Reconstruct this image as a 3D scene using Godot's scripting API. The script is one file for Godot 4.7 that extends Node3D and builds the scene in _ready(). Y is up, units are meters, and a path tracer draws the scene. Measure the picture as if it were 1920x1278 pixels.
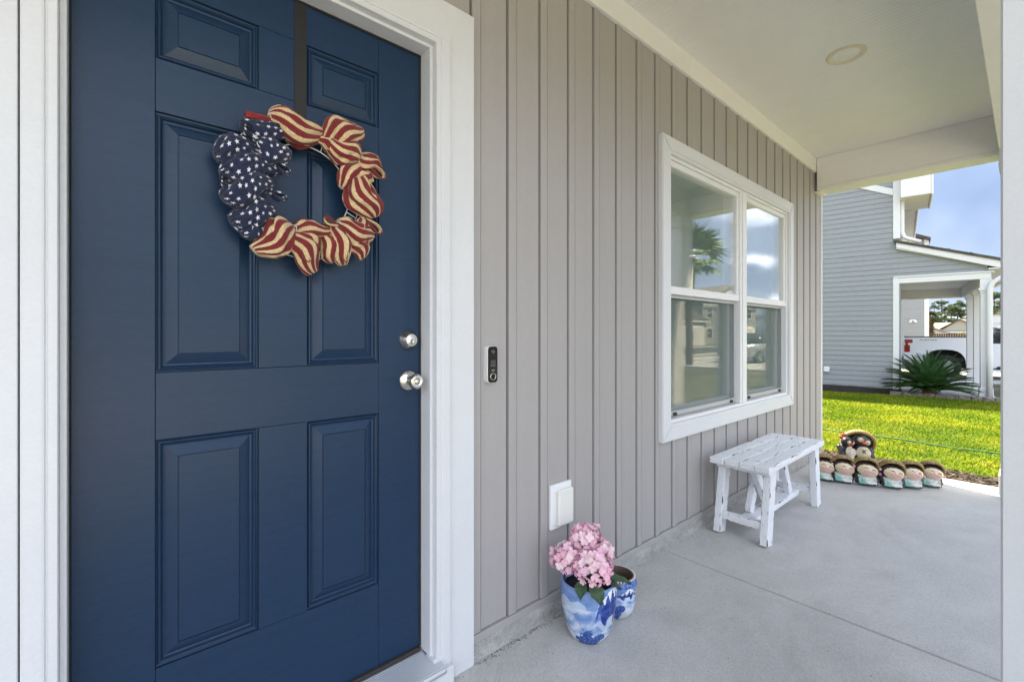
extends Node3D
# A blue front door on a vinyl sided porch, looking along the wall to the lawn and the neighbour's house.
# x runs along the wall, y is up, z points out of the wall; the porch floor is y = 0.

const PITCH := 0.1777
const GROOVE0 := 1.7066
var rng := RandomNumberGenerator.new()
var M := {}
var used := {}

func _ready():
	rng.seed = 77
	# --- camera, sky, sun, exposure ---
	var cam := Camera3D.new()
	cam.name = "camera"
	add_child(cam)
	var yaw := atan2(971.0, 860.0)
	cam.position = Vector3(0, 1.19, 1.36)
	var fwd := Vector3(cos(yaw), 0, -sin(yaw))
	cam.look_at_from_position(cam.position, cam.position + fwd, Vector3.UP)
	cam.projection = Camera3D.PROJECTION_FRUSTUM
	cam.near = 0.05
	cam.far = 600.0
	cam.size = 0.05 * 1278.0 / 860.0
	cam.frustum_offset = Vector2(0, -0.05 * 14.0 / 860.0)
	cam.current = true
	var e := Environment.new()
	e.background_mode = Environment.BG_SKY
	var sk := ProceduralSkyMaterial.new()
	sk.sky_top_color = Color(0.46, 0.60, 0.83)
	sk.sky_horizon_color = Color(0.71, 0.785, 0.88)
	sk.sky_curve = 0.16
	sk.ground_horizon_color = Color(0.55, 0.57, 0.60)
	sk.ground_bottom_color = Color(0.35, 0.36, 0.33)
	sk.sky_energy_multiplier = SKY_E
	sk.ground_energy_multiplier = SKY_E
	sk.sky_cover = cloud_cover()
	sk.sky_cover_modulate = Color(1.03, 1.03, 1.03, 1.0)
	sk.sun_angle_max = 6.0
	var sky := Sky.new()
	sky.sky_material = sk
	e.sky = sky
	e.tonemap_mode = Environment.TONE_MAPPER_LINEAR
	e.tonemap_exposure = EXPO
	e.sdfgi_enabled = true
	e.ssao_enabled = true
	e.ssil_enabled = true
	var we := WorldEnvironment.new()
	we.name = "surroundings"
	we.environment = e
	add_child(we)
	var sun := DirectionalLight3D.new()
	sun.name = "sun"
	sun.light_energy = SUN_E
	sun.light_color = Color(1.0, 0.94, 0.80)
	sun.light_angular_distance = 0.5
	sun.shadow_enabled = true
	add_child(sun)
	sun.look_at_from_position(Vector3.ZERO, -SUN_DIR, Vector3.UP)
	materials()
	# --- setting and buildings ---
	build_ground()
	build_front_wall()
	build_porch()
	build_house_body()
	build_neighbour()
	build_far_side()
	build_street_side()
	# --- things on and by the porch ---
	build_door()
	build_window()
	build_doorbell()
	build_outlet()
	build_wreath()
	build_bench()
	build_pots()
	build_figurines()
	build_sago()
	build_truck()
	build_lawn()
	litter()

const SUN_DIR := Vector3(0.21, 1.0, -0.68)
const SUN_E := 1.45
const SKY_E := 0.49
const CLOUD_SEED := 25  # picked for clear sky in view and bright unseen clouds lighting the porch
const EXPO := 5.9

# ------------------------------------------------------------------ helpers
func numbered(n: String) -> String:
	used[n] = used.get(n, -1) + 1
	return n if used[n] == 0 else "%s_%03d" % [n, used[n]]

func tag(o, label, category, group = ""):
	o.set_meta("label", label)
	o.set_meta("category", category)
	if group:
		o.set_meta("group", group)
	return o

func thing(called, label, category, at = Vector3.ZERO, turn = 0.0, group = ""):
	var o := Node3D.new()
	o.name = numbered(called)
	add_child(o)
	o.position = at
	o.rotation.y = turn
	return tag(o, label, category, group)

func copy_of(src, label = "", group = ""):
	var o = src.duplicate()
	o.name = numbered(String(src.name).rstrip("0123456789").rstrip("_"))
	add_child(o)
	if label:
		o.set_meta("label", label)
	if group:
		o.set_meta("group", group)
	return o

func S(smooth := false) -> SurfaceTool:
	var st := SurfaceTool.new()
	st.begin(Mesh.PRIMITIVE_TRIANGLES)
	st.set_smooth_group(0 if smooth else -1)
	st.set_color(Color.WHITE)
	return st

func done(st: SurfaceTool) -> ArrayMesh:
	st.generate_normals()
	return st.commit()

func put(called: String, what, m: Material, parent: Node = self, kind := "") -> MeshInstance3D:
	var o := MeshInstance3D.new()
	o.mesh = done(what) if what is SurfaceTool else what
	o.material_override = m
	if parent == self:
		o.name = numbered(called)
		add_child(o)
	else:
		o.name = called
		parent.add_child(o, true)
	if kind:
		o.set_meta("kind", kind)
	return o

func structure(called: String, what, m: Material) -> MeshInstance3D:
	return put(called, what, m, self, "structure")

func tri(st: SurfaceTool, a: Vector3, b: Vector3, c: Vector3, out: Vector3, ua := Vector2.ZERO, ub := Vector2.ZERO, uc := Vector2.ZERO):
	st.set_uv(ua)
	st.add_vertex(a)
	if (a - c).cross(a - b).dot(out) >= 0.0:
		st.set_uv(ub)
		st.add_vertex(b)
		st.set_uv(uc)
		st.add_vertex(c)
	else:
		st.set_uv(uc)
		st.add_vertex(c)
		st.set_uv(ub)
		st.add_vertex(b)

func quad(st: SurfaceTool, a: Vector3, b: Vector3, c: Vector3, d: Vector3, out: Vector3, uv := []):
	if uv.is_empty():
		uv = [Vector2(0, 0), Vector2(1, 0), Vector2(1, 1), Vector2(0, 1)]
	tri(st, a, b, c, out, uv[0], uv[1], uv[2])
	tri(st, a, c, d, out, uv[0], uv[2], uv[3])

# a box with chamfered edges; uv runs along the longest side (0..1) and across each face
func box(st: SurfaceTool, c: Vector3, s: Vector3, bev := 0.003, bs := Basis.IDENTITY, uvo := Vector2.ZERO):
	var h := s * 0.5
	var b: float = minf(bev, minf(h.x, minf(h.y, h.z)) * 0.8)
	var L := s.max_axis_index()
	var P := func(i: int, sg: Vector3) -> Vector3:
		var p := Vector3.ZERO
		for k in 3:
			p[k] = sg[k] * (h[k] if k == i else h[k] - b)
		return p
	var U := func(p: Vector3, n: int) -> Vector2:
		var t1 := L if n != L else (L + 1) % 3
		var t2 := 3 - n - t1
		return Vector2(p[t1] / s[t1] + 0.5, p[t2] / s[t2] + 0.5) + uvo * (n + 1)
	for i in 3:
		var j := (i + 1) % 3
		var k := (i + 2) % 3
		for si in [-1.0, 1.0]:
			var out := Vector3.ZERO
			out[i] = si
			var q := []
			for cc in [[-1.0, -1.0], [1.0, -1.0], [1.0, 1.0], [-1.0, 1.0]]:
				var sg := Vector3.ZERO
				sg[i] = si
				sg[j] = cc[0]
				sg[k] = cc[1]
				q.append(P.call(i, sg))
			quad(st, c + bs * q[0], c + bs * q[1], c + bs * q[2], c + bs * q[3], bs * out, [U.call(q[0], i), U.call(q[1], i), U.call(q[2], i), U.call(q[3], i)])
	if b < 0.0002:
		return
	for i in 3:
		var j := (i + 1) % 3
		var k := (i + 2) % 3
		for si in [-1.0, 1.0]:
			for sj in [-1.0, 1.0]:
				var a0 := Vector3.ZERO
				a0[i] = si
				a0[j] = sj
				a0[k] = -1.0
				var a1 := a0
				a1[k] = 1.0
				var out := Vector3.ZERO
				out[i] = si
				out[j] = sj
				var q := [P.call(i, a0), P.call(j, a0), P.call(j, a1), P.call(i, a1)]
				quad(st, c + bs * q[0], c + bs * q[1], c + bs * q[2], c + bs * q[3], bs * out, [U.call(q[0], i), U.call(q[1], i), U.call(q[2], i), U.call(q[3], i)])
	for sx in [-1.0, 1.0]:
		for sy in [-1.0, 1.0]:
			for sz in [-1.0, 1.0]:
				var sg := Vector3(sx, sy, sz)
				var p0: Vector3 = P.call(0, sg)
				tri(st, c + bs * p0, c + bs * P.call(1, sg), c + bs * P.call(2, sg), bs * sg, U.call(p0, 0), U.call(p0, 0), U.call(p0, 0))

func box2(st: SurfaceTool, lo: Vector3, hi: Vector3, bev := 0.003):
	box(st, (lo + hi) * 0.5, (hi - lo).abs(), bev)

# joins rings of points; u runs round a ring, v along the rings
func loft(st: SurfaceTool, rings: Array, closed := true, cap0 := true, cap1 := true, us := 1.0, vs := 1.0, colors := []):
	var n: int = rings[0].size()
	var m := rings.size()
	var cen := []
	for r in rings:
		var c := Vector3.ZERO
		for p in r:
			c += p
		cen.append(c / n)
	var seg := n if closed else n - 1
	var sum := 0.0
	for i in m - 1:
		for j in seg:
			var a: Vector3 = rings[i][j]
			var b: Vector3 = rings[i][(j + 1) % n]
			var c: Vector3 = rings[i + 1][(j + 1) % n]
			sum += (a - c).cross(a - b).dot((a + c) * 0.5 - (cen[i] + cen[i + 1]) * 0.5)
	var flip := sum < 0.0
	for i in m - 1:
		for j in seg:
			var jj := (j + 1) % n
			var q := [rings[i][j], rings[i][jj], rings[i + 1][jj], rings[i + 1][j]]
			var w := [Vector2(us * j / seg, vs * i / (m - 1)), Vector2(us * (j + 1) / seg, vs * i / (m - 1)), Vector2(us * (j + 1) / seg, vs * (i + 1) / (m - 1)), Vector2(us * j / seg, vs * (i + 1) / (m - 1))]
			for t in [[0, 1, 2], [0, 2, 3]] if not flip else [[0, 2, 1], [0, 3, 2]]:
				for x in t:
					st.set_uv(w[x])
					if not colors.is_empty():
						st.set_color(colors[i if x < 2 else i + 1])
					st.add_vertex(q[x])
	for e in [0, m - 1]:
		if (e == 0 and not cap0) or (e == m - 1 and not cap1) or not closed:
			continue
		var out: Vector3 = cen[e] - cen[1 if e == 0 else m - 2]
		for j in n:
			tri(st, cen[e], rings[e][j], rings[e][(j + 1) % n], out, Vector2(0.004, 0.004), Vector2(0.004, 0.004), Vector2(0.004, 0.004))

func tube(st: SurfaceTool, path: Array, radii, n := 8, caps := true, us := 1.0, vs := 1.0):
	var rings := []
	var side := Vector3.ZERO
	for i in path.size():
		var t: Vector3 = (path[mini(i + 1, path.size() - 1)] - path[maxi(i - 1, 0)]).normalized()
		if side == Vector3.ZERO:
			side = t.cross(Vector3.UP if absf(t.y) < 0.9 else Vector3.RIGHT).normalized()
		else:
			side = (side - t * side.dot(t)).normalized()
		var up := t.cross(side)
		var r: float = radii[i] if radii is Array else radii
		var ring := PackedVector3Array()
		for k in n:
			var a := TAU * k / n
			ring.append(path[i] + (side * cos(a) + up * sin(a)) * r)
		rings.append(ring)
	loft(st, rings, true, caps, caps, us, vs)

func lathe(st: SurfaceTool, prof: Array, n := 24, c := Vector3.ZERO, bs := Basis.IDENTITY, cap0 := false, cap1 := false, us := 1.0, colors := []):
	var rings := []
	for p in prof:
		var ring := PackedVector3Array()
		for k in n:
			var a := TAU * k / n
			ring.append(c + bs * Vector3(p[0] * cos(a), p[1], p[0] * sin(a)))
		rings.append(ring)
	# rings of nearly no radius keep a centre; outward is found from the profile
	loft(st, rings, true, cap0, cap1, us, 1.0, colors)

# a flat outline pushed along d, with its corners where o + ax * x + ay * y puts them
func slab(st: SurfaceTool, poly: PackedVector2Array, o: Vector3, ax: Vector3, ay: Vector3, d: Vector3):
	var idx := Geometry2D.triangulate_polygon(poly)
	var f := func(p: Vector2) -> Vector3:
		return o + ax * p.x + ay * p.y
	for i in range(0, idx.size(), 3):
		tri(st, f.call(poly[idx[i]]), f.call(poly[idx[i + 1]]), f.call(poly[idx[i + 2]]), -d, poly[idx[i]], poly[idx[i + 1]], poly[idx[i + 2]])
		tri(st, d + f.call(poly[idx[i]]), d + f.call(poly[idx[i + 1]]), d + f.call(poly[idx[i + 2]]), d, poly[idx[i]], poly[idx[i + 1]], poly[idx[i + 2]])
	var area := 0.0
	for i in poly.size():
		area += poly[i].cross(poly[(i + 1) % poly.size()])
	for i in poly.size():
		var p := poly[i]
		var q := poly[(i + 1) % poly.size()]
		var e := q - p
		var nn := Vector2(e.y, -e.x) * signf(area)
		quad(st, f.call(p), f.call(q), f.call(q) + d, f.call(p) + d, ax * nn.x + ay * nn.y)

func oval(st: SurfaceTool, c: Vector3, r: Vector3, bs := Basis.IDENTITY, n := 16, m := 10):
	var rings := []
	for i in m + 1:
		var t := PI * (0.002 + 0.996 * i / m)
		var ring := PackedVector3Array()
		for k in n:
			var a := TAU * k / n
			ring.append(c + bs * (Vector3(sin(t) * cos(a), cos(t), sin(t) * sin(a)) * r))
		rings.append(ring)
	loft(st, rings, true, true, true)

# one skin round a set of rounded shapes: surface nets on a grid. prims: [a, b, ra, rb] capsules or [c, r(Vector3), basis] ovals
func field(prims: Array, p: Vector3, k: float) -> float:
	var d := 1e9
	for q in prims:
		var x := 0.0
		if q[1] is Vector3 and q.size() == 4:
			var ab: Vector3 = q[1] - q[0]
			var t: float = clampf((p - q[0]).dot(ab) / maxf(ab.length_squared(), 1e-9), 0.0, 1.0)
			x = p.distance_to(q[0] + ab * t) - lerpf(q[2], q[3], t)
		else:
			var l: Vector3 = (q[2] as Basis).transposed() * (p - q[0]) if q.size() > 2 else p - q[0]
			var n: Vector3 = l / q[1]
			var g: float = (l / (q[1] * q[1])).length()
			var ln := n.length()
			x = ln * (ln - 1.0) / maxf(g, 1e-6) if ln > 0.001 else -minf(q[1].x, minf(q[1].y, q[1].z))
		var h: float = clampf(0.5 + 0.5 * (d - x) / k, 0.0, 1.0)
		d = lerpf(d, x, h) - k * h * (1.0 - h) if d < 1e8 else x
	return d

func skin(st: SurfaceTool, prims: Array, lo: Vector3, hi: Vector3, cell: float, k: float, paint: Callable):
	var nx := int((hi.x - lo.x) / cell) + 2
	var ny := int((hi.y - lo.y) / cell) + 2
	var nz := int((hi.z - lo.z) / cell) + 2
	var F := PackedFloat32Array()
	F.resize(nx * ny * nz)
	for z in nz:
		for y in ny:
			for x in nx:
				F[x + nx * (y + ny * z)] = field(prims, lo + Vector3(x, y, z) * cell, k)
	var V := {}
	for z in nz - 1:
		for y in ny - 1:
			for x in nx - 1:
				var i0 := x + nx * (y + ny * z)
				var neg := 0
				var acc := Vector3.ZERO
				var cnt := 0
				var vals := []
				for c in 8:
					var f := F[i0 + (c & 1) + nx * (((c >> 1) & 1) + ny * (c >> 2))]
					vals.append(f)
					if f < 0.0:
						neg += 1
				if neg == 0 or neg == 8:
					continue
				for c in 8:
					for b in [1, 2, 4]:
						if c & b == 0 and (vals[c] < 0.0) != (vals[c | b] < 0.0):
							var t: float = vals[c] / (vals[c] - vals[c | b])
							var p0 := Vector3(c & 1, (c >> 1) & 1, c >> 2)
							var p1 := Vector3((c | b) & 1, ((c | b) >> 1) & 1, (c | b) >> 2)
							acc += p0.lerp(p1, t)
							cnt += 1
				V[i0] = lo + (Vector3(x, y, z) + acc / cnt) * cell
	var step := [1, nx, nx * ny]
	for z in range(1, nz - 1):
		for y in range(1, ny - 1):
			for x in range(1, nx - 1):
				var i0 := x + nx * (y + ny * z)
				for ax in 3:
					var f0 := F[i0]
					var f1 := F[i0 + step[ax]]
					if (f0 < 0.0) == (f1 < 0.0):
						continue
					var s1: int = step[(ax + 1) % 3]
					var s2: int = step[(ax + 2) % 3]
					var ids := [i0, i0 - s1, i0 - s1 - s2, i0 - s2]
					var ok := true
					for id in ids:
						ok = ok and V.has(id)
					if not ok:
						continue
					var out := Vector3.ZERO
					out[ax] = 1.0 if f0 < 0.0 else -1.0
					var q := [V[ids[0]], V[ids[1]], V[ids[2]], V[ids[3]]]
					for t in [[0, 1, 2], [0, 2, 3]]:
						var a: Vector3 = q[t[0]]
						var b: Vector3 = q[t[1]]
						var c: Vector3 = q[t[2]]
						if (a - c).cross(a - b).dot(out) < 0.0:
							var sw := b
							b = c
							c = sw
						for v in [a, b, c]:
							st.set_color(paint.call(v))
							st.add_vertex(v)

# ------------------------------------------------------------------ materials
func lin(r: float, g: float, b: float) -> Color:
	return Color(r, g, b).linear_to_srgb()

func mat(called: String, c: Color, rough := 0.6, metal := 0.0) -> StandardMaterial3D:
	var m := StandardMaterial3D.new()
	m.resource_name = called
	m.albedo_color = c
	m.roughness = rough
	m.metallic = metal
	M[called] = m
	return m

func noise(seed_: int, freq: float, oct := 4, kind := FastNoiseLite.TYPE_SIMPLEX_SMOOTH) -> FastNoiseLite:
	var n := FastNoiseLite.new()
	n.seed = seed_
	n.frequency = freq
	n.noise_type = kind
	n.fractal_octaves = oct
	return n

# a tone map that repeats without a seam: a broad and a fine pattern over white, stretched sx, sy
func tone(w: int, seed_: int, broad: float, fine: float, sx := 1.0, sy := 1.0, fb := 3.0, ff := 40.0, base := 1.0, specks := 0.0) -> ImageTexture:
	var nb := noise(seed_, 1.0, 4)
	var nf := noise(seed_ + 9, 1.0, 2)
	var im := Image.create(w, w, false, Image.FORMAT_RGB8)
	var rr := RandomNumberGenerator.new()
	rr.seed = seed_
	for y in w:
		for x in w:
			var a := TAU * x / w
			var b := TAU * y / w
			var ca := cos(a) / TAU
			var sa := sin(a) / TAU
			var cb := cos(b) / TAU
			var sb := sin(b) / TAU
			var q := Vector3(ca * fb * sx, sa * fb * sx, 0) + Vector3(0, 0, cb * fb * sy * 1.3) + Vector3(1, -1, 0.7) * sb * fb * sy
			var q2 := Vector3(ca * ff * sx, sa * ff * sx, 0) + Vector3(0, 0, cb * ff * sy * 1.3) + Vector3(1, -1, 0.7) * sb * ff * sy
			var v := base + broad * nb.get_noise_3dv(q) + fine * nf.get_noise_3dv(q2)
			if specks > 0.0:
				v += specks * (rr.randf() - 0.5)
			im.set_pixel(x, y, Color(v, v, v).clamp())
	return ImageTexture.create_from_image(im)

# grit, pits and thin stains on the concrete
func speckled(t: ImageTexture) -> ImageTexture:
	var im: Image = t.get_image().duplicate()
	var rr := RandomNumberGenerator.new()
	rr.seed = 9
	var n := noise(90, 0.006, 5)
	for y in 1024:
		for x in 1024:
			# faded at the tile's edges so that it repeats without a seam
			var ed := smoothstep(0.0, 140.0, float(mini(mini(x, 1023 - x), mini(y, 1023 - y))))
			var v := n.get_noise_2d(x, y * 1.5)
			var k := 1.0 - ed * (0.02 * smoothstep(0.12, 0.45, v) + 0.018 * (1.0 - smoothstep(0.0, 0.03, absf(v + 0.1))))
			if k < 0.999:
				var c := im.get_pixel(x, y)
				im.set_pixel(x, y, Color(c.r * k, c.g * k, c.b * k))
	for i in 700:
		var x := rr.randi() % 1020
		var y := rr.randi() % 1020
		var k := rr.randf_range(0.45, 0.85)
		for j in rr.randi_range(1, 4):
			var c := Color(k, k * 0.98, k * 0.95)
			im.set_pixel(x + rr.randi() % 3, y + rr.randi() % 3, c)
	return ImageTexture.create_from_image(im)

func triplanar(m: StandardMaterial3D, t: Texture2D, scale: float, bump: Texture2D = null, strength := 0.5, world := true):
	m.albedo_texture = t
	m.uv1_triplanar = true
	m.uv1_world_triplanar = world
	m.uv1_scale = Vector3.ONE * scale
	if bump:
		m.normal_enabled = true
		m.normal_texture = bump
		m.normal_scale = strength
	return m

func bump_of(t: ImageTexture, strength := 3.0) -> ImageTexture:
	var im := t.get_image().duplicate()
	im.bump_map_to_normal_map(strength)
	return ImageTexture.create_from_image(im)

func cloud_cover() -> ImageTexture:
	# fair weather cumulus and thin veil, shaped to light the porch from out of view
	var w := 1024
	var h := 512
	var im := Image.create(w, h, false, Image.FORMAT_RGBA8)
	var n := noise(CLOUD_SEED, 1.0, 5)
	var n2 := noise(CLOUD_SEED + 50, 1.0, 4)
	for y in h:
		var el := PI * (0.5 - (y + 0.5) / h)
		for x in w:
			if el <= 0.0:
				im.set_pixel(x, y, Color(1, 1, 1, 0))
				continue
			var az := TAU * (x + 0.5) / w
			var d := Vector3(cos(el) * sin(az), sin(el), -cos(el) * cos(az))
			var q := d / (d.y + 0.22)
			var v := n.get_noise_3d(q.x * 0.55, q.z * 0.55, 0.0) + 0.45 * n2.get_noise_3d(q.x * 1.9, q.z * 1.9, d.y)
			var body := smoothstep(-0.10, 0.16, v)
			var shade := 0.82 + 0.18 * smoothstep(0.05, 0.4, v) - 0.22 * smoothstep(0.0, 0.5, n2.get_noise_3d(q.x * 1.2 + 9.0, q.z * 1.2, 2.0))
			var veil := 0.07 + 0.10 * n2.get_noise_3d(q.x * 0.8, q.z * 2.0, 5.0)
			var a := clampf(body * shade + veil * (1.0 - body), 0.0, 1.0) * smoothstep(0.0, 0.05, el)
			im.set_pixel(x, y, Color(0.975, 0.985, 1.0, a))
	return ImageTexture.create_from_image(im)

func star_poly(c: Vector2, r: float, turn: float) -> PackedVector2Array:
	var p := PackedVector2Array()
	for i in 10:
		var a := turn + TAU * i / 10.0
		p.append(c + Vector2(sin(a), cos(a)) * (r if i % 2 == 0 else r * 0.45))
	return p

func fill_poly(im: Image, p: PackedVector2Array, col: Color):
	var lo := p[0]
	var hi := p[0]
	for v in p:
		lo = lo.min(v)
		hi = hi.max(v)
	var w := im.get_width()
	var h := im.get_height()
	for y in range(int(lo.y), int(hi.y) + 2):
		for x in range(int(lo.x), int(hi.x) + 2):
			if Geometry2D.is_point_in_polygon(Vector2(x + 0.5, y + 0.5), p):
				im.set_pixel(posmod(x, w), posmod(y, h), col)

func star_cloth() -> ImageTexture:
	var im := Image.create(512, 512, false, Image.FORMAT_RGB8)
	var rr := RandomNumberGenerator.new()
	rr.seed = 3
	var nn := noise(2, 0.02, 3)
	for y in 512:
		for x in 512:
			var v := 0.85 + 0.2 * rr.randf() + 0.2 * nn.get_noise_2d(x, y)
			if (x / 3 + y / 3) % 2 == 0:
				v *= 0.8
			im.set_pixel(x, y, Color(0.135 * v, 0.17 * v, 0.29 * v))
	var pts := []
	var tries := 0
	while pts.size() < 52 and tries < 20000:
		tries += 1
		var p := Vector2(rr.randf() * 512, rr.randf() * 512)
		var ok := minf(p.x, 512 - p.x) + minf(p.y, 512 - p.y) > 46
		for o in pts:
			var dd: Vector2 = (p - o).abs()
			dd = dd.min(Vector2(512, 512) - dd)
			if dd.length() < 56:
				ok = false
		if ok:
			pts.append(p)
			fill_poly(im, star_poly(p, 22 if rr.randf() < 0.6 else 16, rr.randf() * TAU), Color(0.87, 0.86, 0.88))
	return ImageTexture.create_from_image(im)

func stripe_cloth() -> ImageTexture:
	var im := Image.create(128, 512, false, Image.FORMAT_RGB8)
	var rr := RandomNumberGenerator.new()
	rr.seed = 4
	var nn := noise(12, 0.03, 3)
	for y in 512:
		for x in 128:
			var v := 0.9 + 0.18 * (rr.randf() - 0.5) + 0.12 * nn.get_noise_2d(x, y)
			if y % 5 == 0:
				v *= 0.88
			if x % 6 == 0:
				v *= 0.9
			var edge := 62.0 + 2.0 * sin(y * 0.19) + 1.5 * sin(y * 0.07)
			var c := Color(0.53, 0.155, 0.165) if x > edge - 8.0 and x < 126 else Color(0.93, 0.82, 0.62)
			im.set_pixel(x, y, Color(c.r * v, c.g * v, c.b * v).clamp())
	return ImageTexture.create_from_image(im)

# white paint worn through to dark wood along the edges and in a few spots
func chipped() -> ImageTexture:
	var w := 1024
	var h := 256
	var im := Image.create(w, h, false, Image.FORMAT_RGB8)
	var nn := noise(31, 0.012, 4)
	var nf := noise(32, 0.08, 3)
	var ng := noise(33, 0.05, 2)
	for y in h:
		var v := (y + 0.5) / h
		var ed: float = minf(v, 1.0 - v)
		for x in w:
			var t := 0.94 + 0.05 * ng.get_noise_2d(x * 0.15, y * 1.4)
			var c := Color(0.93 * t, 0.935 * t, 0.945 * t)
			var worn := nn.get_noise_2d(x * 0.36, y * 3.0 if ed > 0.2 else y * 0.5 + (300.0 if v > 0.5 else 0.0)) + 0.22 * nf.get_noise_2d(x * 0.7, y * 1.6)
			var lim := 0.20 + 2.0 * ed if ed < 0.16 else 0.55
			if worn > lim:
				var k := 0.75 + 0.5 * nf.get_noise_2d(x * 2.0, y * 2.0)
				c = Color(0.22 * k, 0.20 * k, 0.21 * k)
			elif worn > lim - 0.035:
				c = Color(0.70, 0.70, 0.71)
			im.set_pixel(x, y, c)
	return ImageTexture.create_from_image(im)

# blue brushwork on white glaze: sky wash, drifting cloud, a snow capped mountain and a dark pine
func painted_pot(second: bool) -> ImageTexture:
	var w := 768
	var h := 320
	var im := Image.create(w, h, false, Image.FORMAT_RGB8)
	var n1 := noise(41, 0.008, 4)
	var n2 := noise(42, 0.03, 3)
	var n3 := noise(43, 0.06, 2)
	var ink := Color(0.115, 0.19, 0.50)
	var wash := Color(0.37, 0.50, 0.73)
	var glaze := Color(0.84, 0.865, 0.89)
	var cream := Color(0.80, 0.79, 0.75)
	var trees := [Vector3(0.51, 0.25, 0.042), Vector3(0.475, 0.20, 0.036), Vector3(0.545, 0.19, 0.04), Vector3(0.44, 0.24, 0.03), Vector3(0.50, 0.13, 0.034), Vector3(0.47, 0.10, 0.024), Vector3(0.405, 0.26, 0.022), Vector3(0.58, 0.215, 0.018), Vector3(0.455, 0.155, 0.03)]
	for y in h:
		var v := (y + 0.5) / h
		for x in w:
			var u := (x + 0.5) / w
			var a := n1.get_noise_2d(x, y * 2.2)
			var b := n2.get_noise_2d(x, y)
			var f := n3.get_noise_2d(x, y)
			var c := glaze.lerp(cream, clampf(0.5 + 2.0 * a, 0.0, 1.0) * (1.0 if v < 0.22 else 0.25))
			var blue := clampf((0.92 + 0.25 * a + 0.16 * b) if v > 0.55 else 0.62 + 0.9 * a + 0.3 * b, 0.0, 1.0)
			if v < 0.28 + 0.1 * a:
				blue *= 0.25
			c = c.lerp(wash, blue * 0.9)
			# drifting clouds
			for cl in [Vector3(0.60, 0.56, 0.10), Vector3(0.30, 0.40, 0.16), Vector3(0.80, 0.5, 0.1), Vector3(0.12, 0.62, 0.1)]:
				var dx: float = absf(u - cl.x) / cl.z
				var dy: float = absf(v - cl.y - 0.02 * sin(u * 60.0)) / 0.055
				if dx * dx + dy * dy < 1.0 + 0.6 * b:
					c = c.lerp(glaze, 0.6)
			# mountain, seen a second time round the back
			for px in [0.345, 0.86]:
				var du: float = absf(u - px)
				var top: float = 0.83 - 2.35 * du - 6.0 * maxf(0.0, du - 0.10) + 0.02 * b
				if du < 0.155 and v < top and v > 0.44 + 0.05 * sin(u * 75.0) + 0.05 * b:
					var snow: float = 0.70 - 0.9 * du + 0.055 * sin(u * 150.0) + 0.04 * f
					c = Color(0.90, 0.91, 0.93) if v > snow else ink.lerp(wash, clampf(0.25 + 0.8 * b, 0.0, 0.6))
			for t in trees:
				for o in [0.0, 0.5]:
					var q := Vector2(wrapf(u - t.x - o, -0.5, 0.5), (v - t.y) * 0.42)
					if q.length() < t.z * (1.0 + 0.35 * f + 0.25 * b):
						c = Color(0.16, 0.26, 0.53).lerp(wash, clampf(0.28 + 0.9 * f, 0.0, 0.6))
			if second:
				if v > 0.80:
					c = wash.lerp(ink, clampf(0.3 + b, 0.0, 1.0))
				elif v > 0.55 and v < 0.62:
					c = c.lerp(ink, clampf(0.45 + b, 0.0, 0.8))
			im.set_pixel(x, y, c)
	return ImageTexture.create_from_image(im)

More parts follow.
